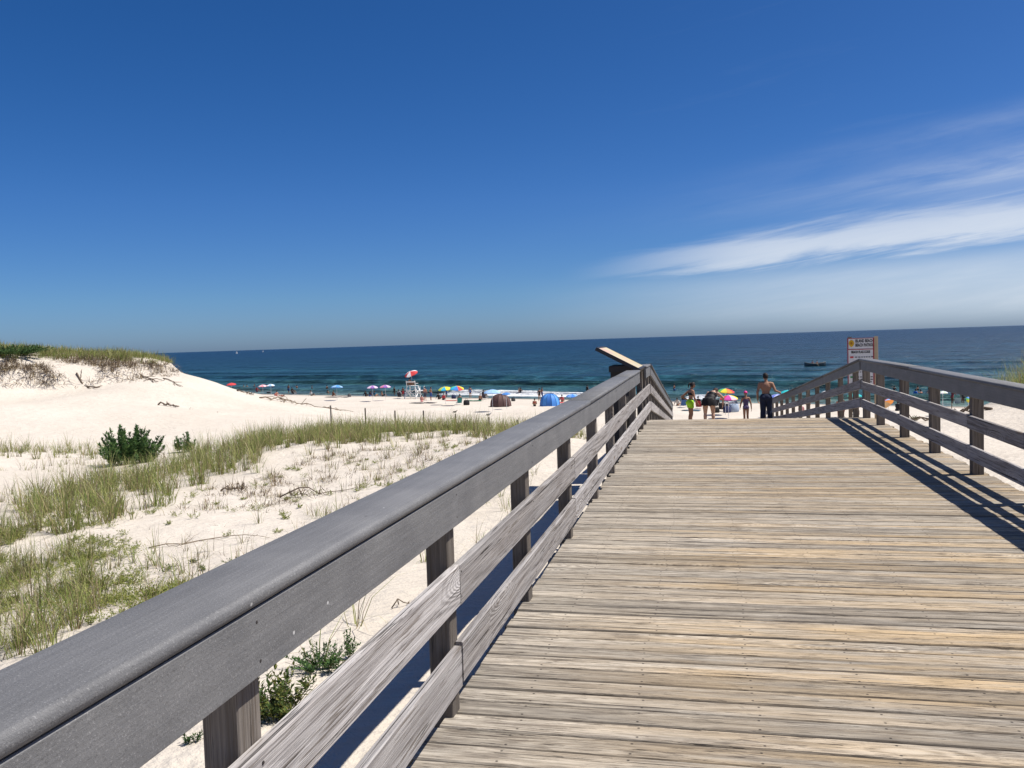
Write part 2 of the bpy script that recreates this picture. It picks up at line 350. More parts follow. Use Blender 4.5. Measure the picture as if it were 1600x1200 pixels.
def sand():
    m, t, b, L = shader('pale_dune_sand')
    tc = N(t, 'ShaderNodeTexCoord'); v = tc.outputs['Object']
    n1 = noise(t, v, 0.22, 5.0, 0.6); n2 = noise(t, v, 2.6, 6.0, 0.62); n3 = noise(t, v, 420.0, 2.0, 0.6); n4 = noise(t, v, 38.0, 4.0, 0.6)
    c = mixc(t, ramp(t, [(0.3, 0.0), (0.7, 1.0)], n1), (0.575, 0.515, 0.43), (0.67, 0.605, 0.515))
    c = mixc(t, math_n(t, 'MULTIPLY', ramp(t, [(0.35, 1.0), (0.6, 0.0)], n2), 0.28), c, (0.52, 0.45, 0.375))
    c = mixc(t, ramp(t, [(0.62, 0.0), (0.75, 0.5)], n3), c, (0.30, 0.25, 0.20))
    deb = ramp(t, [(0.69, 0.0), (0.73, 0.55)], n4)
    c = mixc(t, math_n(t, 'MULTIPLY', deb, ramp(t, [(0.45, 0.0), (0.6, 1.0)], n2)), c, (0.22, 0.17, 0.12))
    wet = N(t, 'ShaderNodeAttribute', attribute_name='wet', attribute_type='GEOMETRY')
    c = mixc(t, wet.outputs['Fac'], c, (0.27, 0.225, 0.18))
    L(c, b.inputs['Base Color']); b.inputs['Roughness'].default_value = 0.95; b.inputs['Specular IOR Level'].default_value = 0.08
    wv = N(t, 'ShaderNodeTexWave', i_Scale=1.5, i_Distortion=7.0, i_Detail=3.0); wv.inputs['Detail Scale'].default_value = 1.6
    L(mapping(t, v, (1, 2.2, 1), rot=(0, 0, 0.5)), wv.inputs['Vector'])
    foot = N(t, 'ShaderNodeTexVoronoi', i_Scale=2.1); L(mapping(t, v, (1, 1, 0.3)), foot.inputs['Vector'])
    ft = ramp(t, [(0.05, 0.0), (0.34, 1.0)], foot.outputs['Distance'])
    pm = ramp(t, [(0.45, 0.0), (0.62, 1.0)], noise(t, v, 0.35, 3.0))
    h = math_n(t, 'ADD', math_n(t, 'MULTIPLY', n2, 1.0), math_n(t, 'ADD', math_n(t, 'MULTIPLY', math_n(t, 'MULTIPLY', ft, pm), 0.35), math_n(t, 'ADD', math_n(t, 'MULTIPLY', wv.outputs['Fac'], 0.10), math_n(t, 'MULTIPLY', n4, 0.12))))
    bump(t, b, h, 0.6, 0.14)
    return m
MAT['sand'] = sand()
def sea_mat():
    m, t, b, L = shader('sea_water')
    geo = N(t, 'ShaderNodeNewGeometry'); sp = N(t, 'ShaderNodeSeparateXYZ'); L(geo.outputs['Position'], sp.inputs[0])
    s = math_n(t, 'ADD', math_n(t, 'ADD', math_n(t, 'MULTIPLY', sp.outputs[0], 0.41), math_n(t, 'MULTIPLY', sp.outputs[1], 0.912)), -94.4)
    wob = noise(t, mapping(t, geo.outputs['Position'], (0.012, 0.02, 1)), 1.0, 4.0, 0.6)
    sl = math_n(t, 'MULTIPLY', math_n(t, 'LOGARITHM', math_n(t, 'MAXIMUM', math_n(t, 'ADD', s, 12.0), 4.0), 10.0), 0.25)   # 100 m -> .5, 1 km -> .75
    sl = math_n(t, 'ADD', sl, math_n(t, 'MULTIPLY', math_n(t, 'SUBTRACT', wob, 0.5), 0.10))
    c = ramp(t, [(0.25, (0.15, 0.19, 0.16)), (0.34, (0.045, 0.11, 0.10)), (0.44, (0.020, 0.072, 0.080)), (0.56, (0.008, 0.036, 0.050)), (0.72, (0.005, 0.024, 0.045)), (0.95, (0.005, 0.022, 0.042))], sl)
    foam = N(t, 'ShaderNodeAttribute', attribute_name='foam', attribute_type='GEOMETRY')
    fn = noise(t, mapping(t, geo.outputs['Position'], (0.9, 1.8, 1)), 1.0, 6.0, 0.7)
    fm = ramp(t, [(0.46, 0.0), (0.60, 1.0)], math_n(t, 'ADD', math_n(t, 'MULTIPLY', foam.outputs['Fac'], 0.75), math_n(t, 'MULTIPLY', math_n(t, 'SUBTRACT', fn, 0.42), 0.9)))
    # scattered small whitecap flecks offshore
    fl = noise(t, mapping(t, geo.outputs['Position'], (0.10, 0.32, 1), rot=(0, 0, 0.42)), 1.0, 5.0, 0.68)
    fl2 = math_n(t, 'MULTIPLY', ramp(t, [(0.70, 0.0), (0.76, 0.5)], fl), ramp(t, [(0.35, 0.0), (0.45, 1.0)], sl))
    fm = math_n(t, 'MAXIMUM', fm, fl2)
    ch = noise(t, mapping(t, mapping(t, geo.outputs['Position'], rot=(0, 0, 0.42)), (0.22, 0.065, 1)), 1.0, 7.0, 0.72, 0.3)
    ch2 = noise(t, mapping(t, mapping(t, geo.outputs['Position'], rot=(0, 0, 0.42)), (0.006, 0.022, 1)), 1.0, 4.0, 0.6, 0.3)
    chop_shade = math_n(t, 'ADD', math_n(t, 'MULTIPLY', ch, 0.75), math_n(t, 'MULTIPLY', ch2, 0.25))
    c = mixc(t, 1.0, c, ramp(t, [(0.38, 0.32), (0.5, 0.80), (0.61, 1.75)], chop_shade), 'MULTIPLY')  # light and dark of the wave facets put into the water colour
    c = mixc(t, fm, c, (0.82, 0.84, 0.84))
    L(c, b.inputs['Base Color']); L(math_n(t, 'MULTIPLY_ADD', fm, 0.5, 0.28), b.inputs['Roughness'])
    b.inputs['IOR'].default_value = 1.33; b.inputs['Specular IOR Level'].default_value = 0.30
    p = geo.outputs['Position']
    pr = mapping(t, p, rot=(0, 0, 0.42))
    n1 = noise(t, mapping(t, pr, (0.16, 0.30, 1)), 1.0, 6.0, 0.65)
    n2 = noise(t, mapping(t, pr, (0.03, 0.075, 1)), 1.0, 5.0, 0.6)
    n3 = noise(t, mapping(t, pr, (0.004, 0.016, 1)), 1.0, 5.0, 0.6)
    h = math_n(t, 'ADD', n1, math_n(t, 'ADD', math_n(t, 'MULTIPLY', n2, 2.6), math_n(t, 'MULTIPLY', n3, 4.0)))
    bump(t, b, h, 1.0, 2.2)
    return m
MAT['sea'] = sea_mat()
def blade_mat(name, trans=0.32):
    m, t, b, L = shader(name)
    a = N(t, 'ShaderNodeAttribute', attribute_name='tint', attribute_type='GEOMETRY')
    L(a.outputs['Color'], b.inputs['Base Color']); b.inputs['Roughness'].default_value = 0.65; b.inputs['Specular IOR Level'].default_value = 0.25
    tr = N(t, 'ShaderNodeBsdfTranslucent'); L(a.outputs['Color'], tr.inputs['Color'])
    mx = N(t, 'ShaderNodeMixShader', i_0=trans); out = t.nodes['Material Output']
    L(b.outputs[0], mx.inputs[1]); L(tr.outputs[0], mx.inputs[2]); L(mx.outputs[0], out.inputs[0])
    return m
MAT['blade'] = blade_mat('grass_blade'); MAT['leaf'] = blade_mat('leaf', 0.2)

# ---------------------------------------------------------------- terrain
def vnoise(x, y, seed=0):
    xi = np.floor(x).astype(np.int64); yi = np.floor(y).astype(np.int64); fx = x - xi; fy = y - yi
    def h(a, b):
        n = (a * 374761393 + b * 668265263 + seed * 974711) & 0x7fffffff
        n = ((n ^ (n >> 13)) * 1274126177) & 0x7fffffff
        return ((n ^ (n >> 16)) & 0xffff) / 65535.0
    u = fx * fx * (3 - 2 * fx); v = fy * fy * (3 - 2 * fy)
    return (h(xi, yi) * (1 - u) + h(xi + 1, yi) * u) * (1 - v) + (h(xi, yi + 1) * (1 - u) + h(xi + 1, yi + 1) * u) * v
def fbm(x, y, sc, o=4, seed=0):
    r = 0; a = 0.5; tot = 0
    for i in range(o): r = r + a * vnoise(x / sc * 2 ** i, y / sc * 2 ** i, seed + i * 17); tot += a; a *= 0.5
    return r / tot - 0.5
def smooth(a, b, x):
    t = np.clip((x - a) / (b - a), 0, 1); return t * t * (3 - 2 * t)
SEA_Z = -6.2
def shore(x, y): return 0.41 * x + 0.912 * y - 94.4
CTRL_PX = [  # photograph pixel, distance from the camera: where the dune surface lies
    (430, 1130, 4.6), (250, 1190, 4.2), (600, 940, 7.2), (520, 1035, 5.9), (100, 1000, 7.9), (0, 1040, 7.4), (-250, 1150, 6.8), (250, 900, 10.8), (450, 830, 12.8),
    (0, 850, 12.8), (150, 800, 15.7), (350, 780, 17.2), (650, 760, 16.8), (800, 740, 16.8), (500, 740, 20), (600, 700, 24), (720, 690, 24), (820, 692, 22),
    (450, 700, 24.2), (550, 686, 27), (650, 676, 29), (750, 673, 29), (850, 681, 27), (930, 688, 25), (330, 735, 22), (250, 737, 23),
    (100, 720, 27), (200, 716, 28), (0, 716, 26), (100, 692, 33), (0, 692, 32), (250, 690, 33.5), (330, 680, 36), (400, 668, 40), (500, 658, 45), (600, 655, 52),
    (100, 640, 42), (250, 640, 44), (0, 632, 42), (350, 640, 48), (200, 600, 50), (0, 605, 46), (100, 602, 48), (280, 592, 54), (-200, 600, 45),
    (0, 553, 51), (100, 561, 53), (200, 562, 55), (265, 566, 57), (-200, 545, 51), (-200, 640, 40),
    (0, 551, 58), (100, 560, 60), (200, 563, 61),
    (285, 577, 58.5), (300, 589, 59), (325, 598, 60), (345, 606, 61), (370, 612, 63), (425, 621, 66), (500, 636, 69), (560, 644, 74), (650, 653, 80),
    (1440, 657, 25), (1500, 645, 25), (1570, 627, 25.5), (1650, 607, 26), (1550, 780, 12), (1400, 690, 19), (1600, 700, 18), (1700, 700, 16), (1590, 606, 30)]
CTRL_W = [(-8, 45, -3.6), (-4, 60, -4.9), (0, 8, -0.95), (0, 17, -1.2), (1, 30, -2.0), (1, 42, -2.85), (2, 55, -4.2), (6, 45, -3.2), (10, 34, -2.2), (-1.8, 2, -0.62), (3.4, 4, -0.9), (3.4, 10, -0.95),
    (0, 0, -0.8), (-10, 34, -2.1), (-3, 25, -1.7), (-80, 30, 1.5), (-60, 0, 0.5), (-40, -25, -0.3), (40, -25, -0.3), (0, -30, -0.7), (40, 15, 1.2), (35, 40, 0.2), (80, 10, 1.4), (-120, 60, 1.2), (12, 8, 0.2), (6, 7, -0.7)]
_C = np.array([at_depth(*p) for p in CTRL_PX] + [np.array(p, float) for p in CTRL_W])
def _tps_fit():
    X = _C[:, :2] / 20.0; n = len(X)
    d2 = ((X[:, None] - X[None]) ** 2).sum(-1)
    K = np.where(d2 > 0, 0.5 * d2 * np.log(np.maximum(d2, 1e-12)), 0) + np.eye(n) * 0.0012
    P = np.hstack([np.ones((n, 1)), X]); A = np.zeros((n + 3, n + 3)); A[:n, :n] = K; A[:n, n:] = P; A[n:, :n] = P.T
    return np.linalg.solve(A, np.concatenate([_C[:, 2], np.zeros(3)]))
_W = _tps_fit()
def ground(x, y):
    x = np.atleast_1d(np.asarray(x, float)); y = np.atleast_1d(np.asarray(y, float)); out = np.empty(x.shape)
    X = _C[:, :2] / 20.0; n = len(X)
    for i in range(0, len(x), 20000):
        q = np.stack([x[i:i + 20000], y[i:i + 20000]], 1) / 20.0
        d2 = ((q[:, None] - X[None]) ** 2).sum(-1)
        out[i:i + 20000] = (0.5 * d2 * np.log(np.maximum(d2, 1e-12))) @ _W[:n] + _W[n] + q @ _W[n + 1:]
    far = smooth(70, 150, np.hypot(x + 5, y - 25) - 0 * x)
    out = out * (1 - far) + far * (0.9 + 1.6 * fbm(x, y, 40, 3, 5))
    out = np.clip(out, -7, 2.6)
    deck = np.exp(-((x - 0.9) / 3.2) ** 2) * (y < 45)
    out = out + (fbm(x, y, 7.0, 3, 1) * 0.34 + fbm(x, y, 1.6, 3, 2) * 0.16 + fbm(x, y, 0.5, 2, 8) * 0.035) * (1 - 0.75 * deck)
    # scarp below the far crest: a crumbled step
    wgt = smooth(-32.0, -36.0, x) * smooth(24, 30, y) * smooth(70, 64, y)
    zc = out + 0.45 * fbm(x, y, 3.0, 3, 12)
    out = out - 0.75 * wgt * (1 - smooth(0.62, 0.92, zc)) * smooth(-1.6, 0.4, out)
    s = shore(x, y)
    berm = np.interp(s, [-200, -60, -35, -14, -5, 0, 6, 30, 300], [-5.0, -5.2, -5.45, -5.62, -5.85, SEA_Z - 0.02, SEA_Z - 0.35, SEA_Z - 2.2, SEA_Z - 9])
    berm = berm + fbm(x, y, 9, 3, 9) * 0.16 * smooth(0, -8, s) + 0.10 * fbm(x, y, 1.2, 2, 4) * smooth(-2, -10, s)
    k = smooth(-50, -30, s)
    return out * (1 - k) + berm * k
def axis(segs):
    r = []
    for a, b, st in segs: r += list(np.arange(a, b - 1e-6, st))
    return np.array(r + [segs[-1][1]])
def build_terrain():
    xs = axis([(-900, -300, 60), (-300, -120, 9), (-120, -60, 2.2), (-60, -30, 0.7), (-30, -12, 0.33), (-12, 5, 0.16), (5, 16, 0.3), (16, 40, 1.0), (40, 120, 5), (120, 900, 60)])
    ys = axis([(-900, -60, 60), (-60, -6, 3), (-6, 0, 0.6), (0, 14, 0.16), (14, 30, 0.25), (30, 62, 0.4), (62, 120, 1.0), (120, 200, 2.5), (200, 700, 60)])
    X, Y = np.meshgrid(xs, ys); nx, ny = len(xs), len(ys)
    Z = ground(X.ravel(), Y.ravel())
    V = np.stack([X.ravel(), Y.ravel(), Z], 1)
    idx = np.arange(nx * ny).reshape(ny, nx)
    Fq = np.stack([idx[:-1, :-1], idx[:-1, 1:], idx[1:, 1:], idx[1:, :-1]], -1).reshape(-1, 4)
    me = quick_mesh('dune_sand', V, Fq, [MAT['sand']], True)
    s = shore(V[:, 0], V[:, 1]); at = me.attributes.new('wet', 'FLOAT', 'POINT')
    at.data.foreach_set('value', (smooth(-7.5, -3.0, s + fbm(V[:, 0], V[:, 1], 8, 2, 3) * 5) * 0.85).astype(np.float32))
    return tag(link('dune_sand', me), kind='structure')
def quick_mesh(name, V, Fc, mats, smooth_=False):
    V = np.asarray(V, np.float32); Fc = np.asarray(Fc, np.int32); k = Fc.shape[1]
    me = bpy.data.meshes.new(name); me.vertices.add(len(V)); me.vertices.foreach_set('co', V.ravel())
    me.loops.add(Fc.size); me.loops.foreach_set('vertex_index', Fc.ravel())
    me.polygons.add(len(Fc)); me.polygons.foreach_set('loop_start', np.arange(0, Fc.size, k, dtype=np.int32))
    me.polygons.foreach_set('use_smooth', np.full(len(Fc), smooth_))
    for m in mats: me.materials.append(m)
    me.update(calc_edges=True); return me
build_terrain()
def hit(u, v, dmax=170.0, dmin=0.0):
    """where the view ray of a photograph pixel first meets the sand"""
    d = np.concatenate([np.arange(2, 40, 0.05), np.arange(40, dmax, 0.15)])
    d = d[d > dmin]; r = ray(u, v); P = np.array([0, 0, EYE]) + d[:, None] * r[None]
    g = ground(P[:, 0], P[:, 1]); k = np.argmax(P[:, 2] <= g)
    if P[k, 2] > g[k]: k = len(d) - 1
    return Vector((P[k, 0], P[k, 1], g[k]))
def on_ground(x, y): return Vector((x, y, float(ground(x, y)[0])))

def build_sea():
    ts = axis([(-26000, -3000, 2300), (-3000, -400, 200), (-400, -160, 12), (-160, 100, 1.6), (100, 400, 15), (400, 3000, 200), (3000, 26000, 2300)])
    ss = axis([(-9, 0, 0.6), (0, 75, 0.6), (75, 160, 1.6), (160, 400, 6), (400, 2000, 60), (2000, 40000, 1900)])
    T, S = np.meshgrid(ts, ss); nx, ny = len(ts), len(ss); T = T.ravel(); S = S.ravel()
    n = np.array([0.41, 0.912]); n = n / np.linalg.norm(n); tv = np.array([n[1], -n[0]])
    base = n * 94.4 / np.hypot(0.41, 0.912)
    X = base[0] + n[0] * S + tv[0] * T; Y = base[1] + n[1] * S + tv[1] * T
    Z = np.zeros_like(S); foam = np.zeros_like(S)
    inb = (np.abs(T) < 420)
    def swell(s0, wd, amp, seed, cover):
        c = s0 + 5.0 * fbm(T, T * 0, 40, 3, seed) + 1.2 * fbm(T, T * 0, 7, 2, seed + 3)
        a = np.clip(fbm(T, T * 0 + seed, 60, 3, seed + 5) * 2.2 + cover, 0, 1)
        q = (S - c) / wd
        prof = np.where(q < 0, np.exp(-(q / 0.55) ** 2), np.exp(-(q / 1.5) ** 2))
        return a * amp * prof, c, a
    for s0, wd, amp, seed, cover in ((31, 2.6, 0.85, 21, 0.75), (53, 3.2, 0.7, 31, 0.7), (80, 4, 0.45, 41, 0.6), (112, 5, 0.4, 51, 0.5)):
        z, c, a = swell(s0, wd, amp, seed, cover); Z = Z + z * inb
    z, c, a = swell(8.0, 2.0, 0.75, 61, 0.9); Z = Z + z * inb
    brk = np.clip(0.10 + 0.9 * fbm(T, T * 0, 9, 3, 71) + 1.0 * smooth(-95, -86, T) * smooth(-56, -61, T) + 0.8 * np.exp(-((T + 45.5) / 2.2) ** 2), 0, 1)
    foam = np.maximum(foam, brk * np.exp(-((S - c + 1.6) / 2.8) ** 2))
    z2 = np.where(np.abs(S - 3) < 6, 0.12 * np.exp(-((S - 2.2 - 2 * fbm(T, T * 0, 18, 3, 81)) / 0.8) ** 2), 0); Z += z2 * inb
    edge = 0.6 + 3.2 * fbm(T, T * 0, 20, 3, 91)
    foam = np.maximum(foam, 0.42 * np.exp(-((S - edge) / 0.8) ** 2)) * inb
    foam = np.maximum(foam, 0.45 * smooth(0.5, 1.0, a) * np.exp(-((S - c - 5) / 5) ** 2) * brk * inb)
    Z += inb * smooth(0, 12, S) * (fbm(X, Y, 3.0, 3, 6) * 0.28)
    V = np.stack([X, Y, SEA_Z + Z], 1)
    idx = np.arange(nx * ny).reshape(ny, nx)
    Fq = np.stack([idx[:-1, :-1], idx[:-1, 1:], idx[1:, 1:], idx[1:, :-1]], -1).reshape(-1, 4)
    me = quick_mesh('sea', V, Fq, [MAT['sea']], True)
    me.attributes.new('foam', 'FLOAT', 'POINT').data.foreach_set('value', foam.astype(np.float32))
    if me.polygons[0].normal.z < 0: me.flip_normals()
    tag(link('sea', me), kind='structure')
build_sea()
# ---------------------------------------------------------------- boardwalk
DECK_END = 17.30; PITCH = 0.1455
RS, RA = 0.114, -0.0196                       # ramp fall per metre, heading
def ramp_pt(x, l, z=0.0):                     # point on the ramp frame: l metres past the deck end
    return Vector((x + RA * l, DECK_END + l, z - RS * l))
def plank_mesh(k, length):
    r = random.Random(100 + k); mb = MB(); n = 4
    wd = PITCH - 0.0075 - r.uniform(0, 0.003); th = 0.038; rows = []
    bow = r.uniform(-0.0018, 0.0018); e0, e1 = r.uniform(-0.012, 0.012), r.uniform(-0.03, 0.03)
    for i in range(n):
        t = i / (n - 1); x = -length / 2 + t * length + (e0 if i == 0 else e1 if i == n - 1 else 0)
        dy = bow * math.sin(t * math.pi) + r.uniform(-0.0006, 0.0006); dz = r.uniform(-0.0012, 0.0012); h = wd / 2
        rows.append([(x, -h + dy, -th), (x, h + dy, -th), (x, h + dy, -0.009 + dz), (x, h - 0.007 + dy, dz), (x, -h + 0.007 + dy, dz), (x, -h + dy, -0.009 + dz)])
    b = mb.quadgrid(rows, True); mb.f.append((b, b + 1, b + 2, b + 3, b + 4, b + 5)); e = b + 6 * (n - 1); mb.f.append((e, e + 1, e + 2, e + 3, e + 4, e + 5)[::-1]); mb.m += [0, 0]
    return mb.mesh('plank', [MAT['plank']])
def build_boardwalk():
    r = random.Random(5)
    mb = MB()
    for x in (-1.02, -0.55, 0.0, 0.47, 0.98, 1.5, 2.0, 2.45, 2.80): mb.box((x, 7.6, -0.15), (0.04, 19.3, 0.21))
    for y in np.arange(-1.5, 17.3, 3.45):
        mb.box((0.92, y, -0.36), (4.1, 0.09, 0.19))
        for x in (-0.9, 2.7): mb.box((x, y, -1.1), (0.14, 0.14, 1.3))
    base = tag(obj('boardwalk', mb, MAT['joist_wood']), kind='structure')
    meshes = [plank_mesh(k, 4.22) for k in range(9)]
    y = -2.0; prev = -1
    while y < DECK_END - 0.07:
        k = r.randrange(9)
        if k == prev: k = (k + 4) % 9
        prev = k
        link('plank', meshes[k], base, (0.945 + r.gauss(0, 0.008), y + r.uniform(-0.001, 0.001), r.gauss(0, 0.0016)), (r.gauss(0, 0.006), 0, (math.pi if r.random() < 0.5 else 0) + r.gauss(0, 0.0004)))
        y += PITCH
    mr = MB()
    for x in (-0.95, -0.2, 0.6, 1.4, 2.2, 2.75):
        mr.bar(ramp_pt(x, 0.05, -0.15), ramp_pt(x, 23.3, -0.15), 0.04, 0.2)
    for l in np.arange(2, 23.3, 3.5): mr.box(ramp_pt(0.92, l, -0.33), (3.9, 0.09, 0.16))
    rb = tag(obj('boardwalk_ramp', mr, MAT['joist_wood']), kind='structure')
    l = 0.09; ang = -math.atan(RS); st = PITCH * math.cos(ang)
    while l < 23.4:
        k = r.randrange(9); p = ramp_pt(0.92, l)
        link('plank', meshes[k], rb, p, (ang + r.gauss(0, 0.004), 0, RA * -1 + (0)), None)
        l += st
build_boardwalk()

def rise(y): return 0.045 * float(smooth(7, 15, np.array([y]))[0])
def board(mb_name, parent, a, b, wd, ht, mat, bev=0.004, jitter=0.0, round_=False):
    """one board between two points, origin at its middle, running along its local Y"""
    a, b = Vector(a), Vector(b); d = b - a; ln = d.length
    rz = math.atan2(-d.x, d.y); rx = math.asin(max(-1, min(1, d.z / ln)))
    mb = MB()
    if round_:
        R = ht / 2; sec = []
        for k in range(7):
            t = -math.pi / 2 + math.pi * k / 6; sec.append((wd / 2 - R * 0.75 + R * 0.75 * math.cos(t), R * math.sin(t)))
        sec += [(-x, -z) for x, z in sec]
        rows = [[(x, t * (ln / 2 - 0.0015), z) for x, z in sec] for t in (-1, 1)]
        q = mb.quadgrid(rows, True); n = len(sec); mb.f += [tuple(range(q, q + n))[::-1], tuple(range(q + n, q + 2 * n))]; mb.m += [0, 0]
        me = mb.mesh(mb_name, [mat])
        for p in me.polygons: p.use_smooth = len(p.vertices) == 4
    else:
        mb.box((0, 0, 0), (wd, ln - 0.003, ht), bev=bev); me = mb.mesh(mb_name, [mat])
    o = link(mb_name, me, parent, (a + b) / 2, (rx, RNG.gauss(0, jitter), rz))
    return o
def post(parent, x0, x1, y, z0, z1, dy=0.105):
    mb = MB(); mb.box((0, 0, (z1 - z0) / 2), (abs(x1 - x0), dy, z1 - z0), bev=0.004)
    return link('post', mb.mesh('post', [MAT['post_wood']]), parent, ((x0 + x1) / 2, y, z0), (0, 0, RNG.gauss(0, 0.006)))
LX, RX = -1.118, 2.878
def build_rails():
    lp = [-1.5, 0.16, 1.88, 3.60, 5.28, 7.02, 8.80, 10.5, 12.2, 13.9, 15.5, 16.35, 17.18]
    rp = [-1.9, -0.1, 1.7, 3.4, 5.2, 6.95, 8.7, 10.46, 12.27, 14.04, 15.87, 17.20]
    L = empty('railing', (LX, 0, 0), 0, 'long grey railing in the left foreground beside the sandy slope, wide cap board on top', 'railing')
    R = empty('railing', (RX, 0, 0), 0, 'level railing on the right with dark shaded boards casting striped shadow on the deck', 'railing')
    def rel(par, p): return Vector(p) - par.location
    for y in lp: post(L, 0, -0.10, y, -1.0, 1.03 + rise(y))
    for y in rp: post(R, 0, 0.122, y, -1.0, 1.03 + rise(y))
    def run(par, joints, x, zc, wd, ht, name, mat, step=0.0, **kw):
        for i, (a, b) in enumerate(zip(joints[:-1], joints[1:])):
            dz = RNG.uniform(-0.004, 0.004); dx = RNG.uniform(-0.002, 0.002)
            if step and i == 0: dz -= 0.020; dx -= 0.006
            # boards follow the slight rise of the rail in short straight lengths
            board(name, par, rel(par, (x + dx, a, zc + dz + rise(a))), rel(par, (x + dx, b, zc + dz + rise(b))), wd, ht, mat, **kw)
    xl = LX + 0.0195; xr = RX - 0.0195
    run(L, [-1.5, 3.60, 8.80, 12.2, 14.45], xl, 0.938, 0.037, 0.172, 'top_rail', MAT['composite'])
    run(L, [15.95, 17.18], xl, 0.938, 0.037, 0.172, 'top_rail', MAT['composite'])
    run(L, [-1.5, 3.60, 7.02, 12.2, 17.18], xl, 0.582, 0.037, 0.182, 'middle_rail', MAT['rail_wood'], jitter=0.004)
    run(L, [-1.5, 3.60, 7.02, 10.5, 17.18], xl, 0.236, 0.037, 0.184, 'bottom_rail', MAT['rail_wood'], step=0.5, jitter=0.004)
    run(L, [-1.5, 8.05, 12.2, 14.40], -1.188, 1.047, 0.240, 0.042, 'cap_board', MAT['composite'], round_=True)
    run(L, [15.98, 17.26], -1.188, 1.047, 0.240, 0.042, 'cap_board', MAT['composite'], round_=True)
    run(R, [-1.9, 5.2, 10.46, 15.87, 17.20], xr, 0.945, 0.037, 0.172, 'top_rail', MAT['composite'])
    run(R, [-1.9, 3.4, 8.7, 10.46, 14.04, 17.20], xr, 0.575, 0.037, 0.150, 'middle_rail', MAT['rail_wood'], jitter=0.004)
    run(R, [-1.9, 3.4, 8.7, 10.46, 14.04, 17.20], xr, 0.230, 0.037, 0.162, 'bottom_rail', MAT['rail_wood'], jitter=0.004)
    run(R, [-1.9, 3.4, 8.2, 13.2, 17.28], 2.927, 1.051, 0.205, 0.044, 'cap_board', MAT['composite'], round_=True)
    nm = MB(); nm.lathe([(0.0005, 0.0012), (0.0045, 0.0008), (0.0055, -0.002)], 8); nme = nm.mesh('nail', [plain((0.035, 0.03, 0.028), 0.6)])
    for y in lp[1:9]:
        for z, hh in ((0.582, 0.055), (0.236, 0.055), (0.938, 0.05)):
            for s_ in (-1, 1): link('nail', nme, L, rel(L, (xl + 0.0195, y + RNG.uniform(-0.02, 0.02), z + s_ * hh + rise(y))), (0, math.pi / 2, 0))
    # ramp railings fall away to the beach
    for side, x, lab in ((-1, LX, 'left handrail of the ramp down to the beach, beyond the slanted information panel'), (1, RX, 'right handrail of the ramp going down past the beach sign')):
        o = ramp_pt(x, 0.0)
        P = empty('ramp_railing', o, 0, lab, 'railing')
        pl = [0.9 + 1.75 * i for i in range(13)]
        for l in pl:
            a = ramp_pt(x + side * 0.05, l) - o
            mb = MB(); mb.box((0, 0, 0), (0.10, 0.105, 1.95), bev=0.004)
            link('post', mb.mesh('post', [MAT['post_wood']]), P, (a.x, a.y, a.z + 0.07), (0, 0, RNG.gauss(0, 0.01)))
        def rr(j, xx, z, wd, ht, name, mat, **kw):
            for a, b in zip(j[:-1], j[1:]): board(name, P, ramp_pt(xx, a, z) - o, ramp_pt(xx, b, z) - o, wd, ht, mat, **kw)
        xx = x - side * 0.0195; J = [0.0, 4.4, 9.65, 14.9, 20.15, 23.2]
        up = 0.045
        rr(J, xx, 0.94 + up, 0.037, 0.172, 'top_rail', MAT['composite'])
        rr(J, xx, 0.58 + up, 0.037, 0.172, 'middle_rail', MAT['rail_wood'])
        rr(J, xx, 0.237 + up, 0.037, 0.178, 'bottom_rail', MAT['rail_wood'])
        rr(J, x + side * 0.055, 1.05 + up, 0.24, 0.042, 'cap_board', MAT['composite'], round_=True)
        mb = MB(); mb.box((0, 0, 0.55), (0.13, 0.13, 1.5), bev=0.01)
        q = ramp_pt(x + side * 0.05, 23.35) - o
        link('end_post', mb.mesh('end_post', [MAT['rail_wood']]), P, q)
build_rails()

